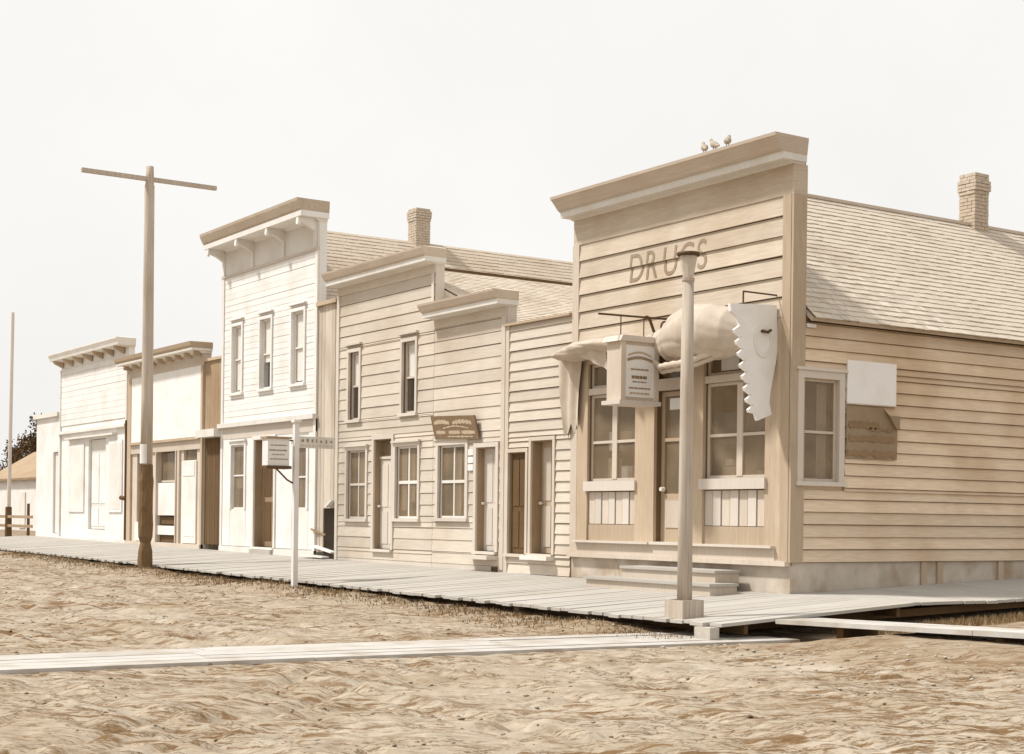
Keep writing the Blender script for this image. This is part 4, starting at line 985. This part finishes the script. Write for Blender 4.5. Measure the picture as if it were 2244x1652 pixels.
# ================================================================== FAR LEFT WHITE SHOP
WS = thing('white_shop', 'plain white false front shop with small bracketed cornice at far left', 'building', (-52, 17.06, 0))
qx0, qx1 = -55.3, -48.15
sheet(MB(), F0, qx0, qx1, 0, 6.7, -.22, -.015, [(-52.10, -50.30, .6, 3.72)]).build('wall', 'white_board', WS)
clapboards(WS, F0, qx0+.12, qx1-.12, 4.3, 6.35, .205, [], 'white_board', butt=.010)
for a in (qx0, qx1-.12): MB().box((a, .2, -.01), (a+.12, 6.35, .04), F0).build('corner_board', 'white_trim', WS)
MB().box((qx0, 4.0, -.01), (qx1, 4.10, .12), F0).build('belt_moulding', 'white_trim', WS)
MB().box((-54.3, 3.78, -.01), (-49.2, 3.84, .16), F0).build('window_hood', 'white_trim', WS)
dW = MB().box((-52.08, .62, -.16), (-50.32, 3.70, -.12), F0).build('door', 'white_trim', WS)
for (a, b_) in ((-52.0, -51.25), (-51.15, -50.4)):
    MB().box((a, 1.5, -.12), (b_, 3.2, -.105), F0).build('panel', 'white_board', dW); MB().box((a, .72, -.12), (b_, 1.36, -.105), F0).build('panel', 'white_board', dW)
for (a, b_) in ((-54.2, -52.5), (-49.9, -48.6)):
    wn_ = MB().box((a, 1.2, -.01), (b_, 3.6, .03), F0).build('window', 'white_board', WS); MB().box((a+.1, 1.3, .03), (b_-.1, 3.5, .036), F0).build('shutter', 'white_trim', wn_)
for i in range(7):
    a = qx0+.2+i*1.08; MB().prism([(0, 6.42), (0, 6.66), (.36, 6.66), (.30, 6.56)], a, a+.14, lambda u, v, w: (w, YF-.02-u, v)).build('bracket', 'brown_trim', WS)
loft(F0, qx0, qx1, [(6.62, .03), (6.66, .38), (6.74, .40), (6.86, .46), (6.90, .46), (6.92, .1)], -.22).build('cornice', 'white_trim', WS)
MB().box((qx0, -.1, -.02), (qx1, .3, .06), F0).build('skirt_board', 'white_trim', WS)
gable(WS, qx0+.02, qx1-.02, YF+.22, 28, 0, 4.4, -51.7, 6.2, m_='white_board', rm='shingle_brown')
MB().tube((qx1+.04, YF-.06, .3), (qx1+.04, YF-.06, 4.2), .045, .045, 8).build('downpipe', 'dark_wood', WS)
MB().tube((qx1+.04, YF-.06, 1.65), (qx1-.15, YF-.16, 1.68), .07, .07, 8).build('downpipe_bracket', 'dark_wood', WS)
WL = thing('low_white_wing', 'low white lean-to joined to the left of the plain white shop', 'building', (-56.6, 17.06, 0))
sheet(MB(), F0, -58.2, -55.32, 0, 4.7, -.22, 0, [(-56.1, -55.5, .4, 3.4)]).build('wall', 'white_board', WL)
MB().box((-56.08, .42, -.12), (-55.52, 3.38, -.08), F0).build('door', 'white_trim', WL)
MB().box((-58.3, 4.7, -.25), (-55.32, 4.85, .12), F0).build('coping', 'white_trim', WL)
MB().box((-58.18, YF+.22, 0), (-55.34, 26, 4.5)).build('wall', 'white_board', WL)

# ------------------------------------------------------------------ background left
bn = thing('far_barn', 'distant low white building with brown shingle roof behind the fence', 'building', (-85, 26, .2))
MB().box((-92, 24.3, -.3), (-78, 29.5, 3.05)).build('wall', 'white_board', bn)
G_ = lambda u, v, w: (w, u, v)
MB().prism([(24.0, 2.95), (26.9, 4.7), (26.9, 4.82), (23.98, 3.07)], -92.3, -77.7, G_).build('roof', 'worn_brown', bn)
MB().prism([(29.8, 2.95), (26.9, 4.7), (26.9, 4.82), (29.82, 3.07)], -92.3, -77.7, G_).build('roof', 'worn_brown', bn)
MB().box((-86, 24.24, .3), (-84.8, 24.3, 2.3)).build('door', 'white_trim', bn)
def tree(x, y, z, h, r, lab, n=2200):
    t = thing('tree', lab, 'tree', (x, y, z))
    tr = MB(); tr.tube((x, y, z), (x+.1, y, z+h*.5), r*.12, r*.07, 8)
    for i in range(7):
        a = i*2.4; tr.tube((x+.1, y, z+h*(.35+.04*i)), (x+math.cos(a)*r*.7, y+math.sin(a)*r*.7, z+h*(.6+.05*i)), r*.045, r*.015, 6)
    tr.build('trunk', 'dark_wood', t)
    cl_ = [(random.gauss(0, .45)*r, random.gauss(0, .45)*r, random.uniform(.35, .95)) for i in range(30)]
    mb = MB()
    for i in range(n):
        c = random.choice(cl_); k = r*(.30-.12*c[2]); wv = 1.15-c[2]*.75
        p = Vector((x+c[0]*wv+random.gauss(0, k*.6), y+c[1]*wv+random.gauss(0, k*.6), z+h*c[2]+random.gauss(0, k*.6)))
        a = Vector((random.gauss(0, 1), random.gauss(0, 1), random.gauss(0, 1))).normalized(); b_ = a.orthogonal().normalized(); s_ = random.uniform(.06, .16)
        mb.add([p-a*s_, p+b_*s_*.6, p+a*s_, p-b_*s_*.6], [(0, 1, 2, 3)])
    mb.build('crown', 'leaf', t)
tree(-121, 35.5, .1, 8.8, 2.6, 'dark leafy tree rising behind the far low barn', 5000)
tree(-126, 35.5, .1, 6.6, 2.4, 'shorter dark tree at the left edge behind the barn', 3500)
fn = thing('rail_fence', 'rough dark rail fence left of the low white wing', 'fence', (-60, 17, .3))
def gz0(x, y): return float(base_z(x, y))
for (xx, r_, hh) in ((-61.7, .16, 1.1), (-58.97, .07, 1.25), (-64.6, .08, 1.2)):
    MB().tube((xx, 17, gz0(xx, 17)-.1), (xx, 17, gz0(xx, 17)+hh+.25), r_*.9, r_*.8, 8).build('post', 'dark_wood', fn)
for zz in (.62, .98): MB().box((-66, 16.93, zz-.05), (-58.3, 16.98, zz+.06)).build('rail', 'worn_brown', fn)

# ------------------------------------------------------------------ utility pole
ux_, uy_ = -35.67, 13.12; uz_ = gz(ux_, uy_)
up = thing('utility_pole', 'tall wooden utility pole with one long crossarm beside the boardwalk', 'utility pole', (ux_, uy_, uz_))
MB().lathe((ux_, uy_, 0), [(2.35, .150), (4, .142), (7, .128), (9.15, .12), (9.2, .10), (9.35, .10), (9.62, .09)], 14, .02).build('shaft', 'pole', up, True)
pr = [(uz_-.3-0, .165), (.0, .175), (.25, .165), (.45, .12), (.6, .165), (.9, .18), (1.2, .17), (1.35, .18), (1.7, .165), (1.95, .185), (2.1, .165), (2.36, .150)]
MB().lathe((ux_, uy_, 0), pr, 14, .07).build('charred_foot', 'pole_dark', up)
MB().box((ux_-.05, uy_-1.68, 9.26), (ux_+.05, uy_+1.72, 9.36)).build('crossarm', 'pole', up)
ppr = MB()
for k in range(8):
    a0 = -1.9+k*.2; a1 = a0+.2
    ppr.add([(ux_+.158*math.cos(a), uy_+.158*math.sin(a), z) for a, z in ((a0, 2.38), (a1, 2.38), (a1, 2.85), (a0, 2.85))], [(0, 1, 2, 3)])
o = ppr.build('paper_notice', 'paper', None); o['label'] = 'pale paper notice wrapped on the utility pole above its dark foot'; o['category'] = 'notice'
fp = MB().tube((-61.9, 17.05, .2), (-61.95, 17.15, 9.2), .08, .06, 10).build('distant_pole', 'cream_trim'); fp['label'] = 'thin pale pole at the far left edge by the fence'; fp['category'] = 'pole'

# ------------------------------------------------------------------ white sign post
px_, py_ = -27.34, 13.12
sp = thing('sign_post', 'slim white post at the walk edge carrying a box sign and board', 'sign post', (px_, py_, gz(px_, py_)))
MB().box((px_-.05, py_-.05, gz(px_, py_)-.2), (px_+.05, py_+.05, 3.0)).build('post', 'paper', sp)
MB().box((px_-.075, py_-.075, 3.0), (px_+.075, py_+.075, 3.05)).build('post_cap', 'paper', sp)
FP = side(px_)
bxs = MB().box((12.47, 2.13, -.16), (12.93, 2.66, .10), FP).build('box_sign', 'paper', sp)
MB().box((12.44, 2.66, -.19), (12.97, 2.70, .13), FP).build('box_lid', 'worn_brown', bxs)
MB().box((12.44, 2.07, -.19), (12.97, 2.13, .13), FP).build('box_base', 'dark_wood', bxs)
for (v, h, a, b_) in ((2.52, .02, 12.53, 12.88), (2.42, .025, 12.50, 12.90), (2.34, .015, 12.56, 12.85), (2.25, .02, 12.52, 12.9)):
    u = a
    while u < b_-.02:
        l_ = random.uniform(.03, .09); MB().box((u, v, .10), (min(u+l_, b_), v+h, .105), FP).build('lettering', 'faded_print', bxs); u += l_+.012
MB().path([FP(12.72, 2.07, -.03), FP(12.82, 1.98, -.03), FP(12.95, 1.86, -.03), FP(13.07, 1.80, -.03)], .018).path([FP(12.93, 2.64, -.03), FP(13.1, 2.64, -.03)], .015).build('bracket', 'iron', sp)
bd = MB().box((13.18, 2.50, -.02), (13.98, 2.73, .02), FP).build('arm_board', 'white_trim', sp)
for i in range(7):
    u = 13.23+i*.105+random.uniform(-.01, .01); MB().box((u, 2.61+random.uniform(-.01, .02), .02), (u+random.uniform(.02, .06), 2.67+random.uniform(-.01, .015), .023), FP).build('lettering', 'faded_print', bd)
for i in range(9):
    u = 13.22+i*.08; MB().box((u, 2.53, .02), (u+.05, 2.57, .024), FP).build('lettering', 'tan_trim', bd)
print('objects', len(bpy.data.objects))
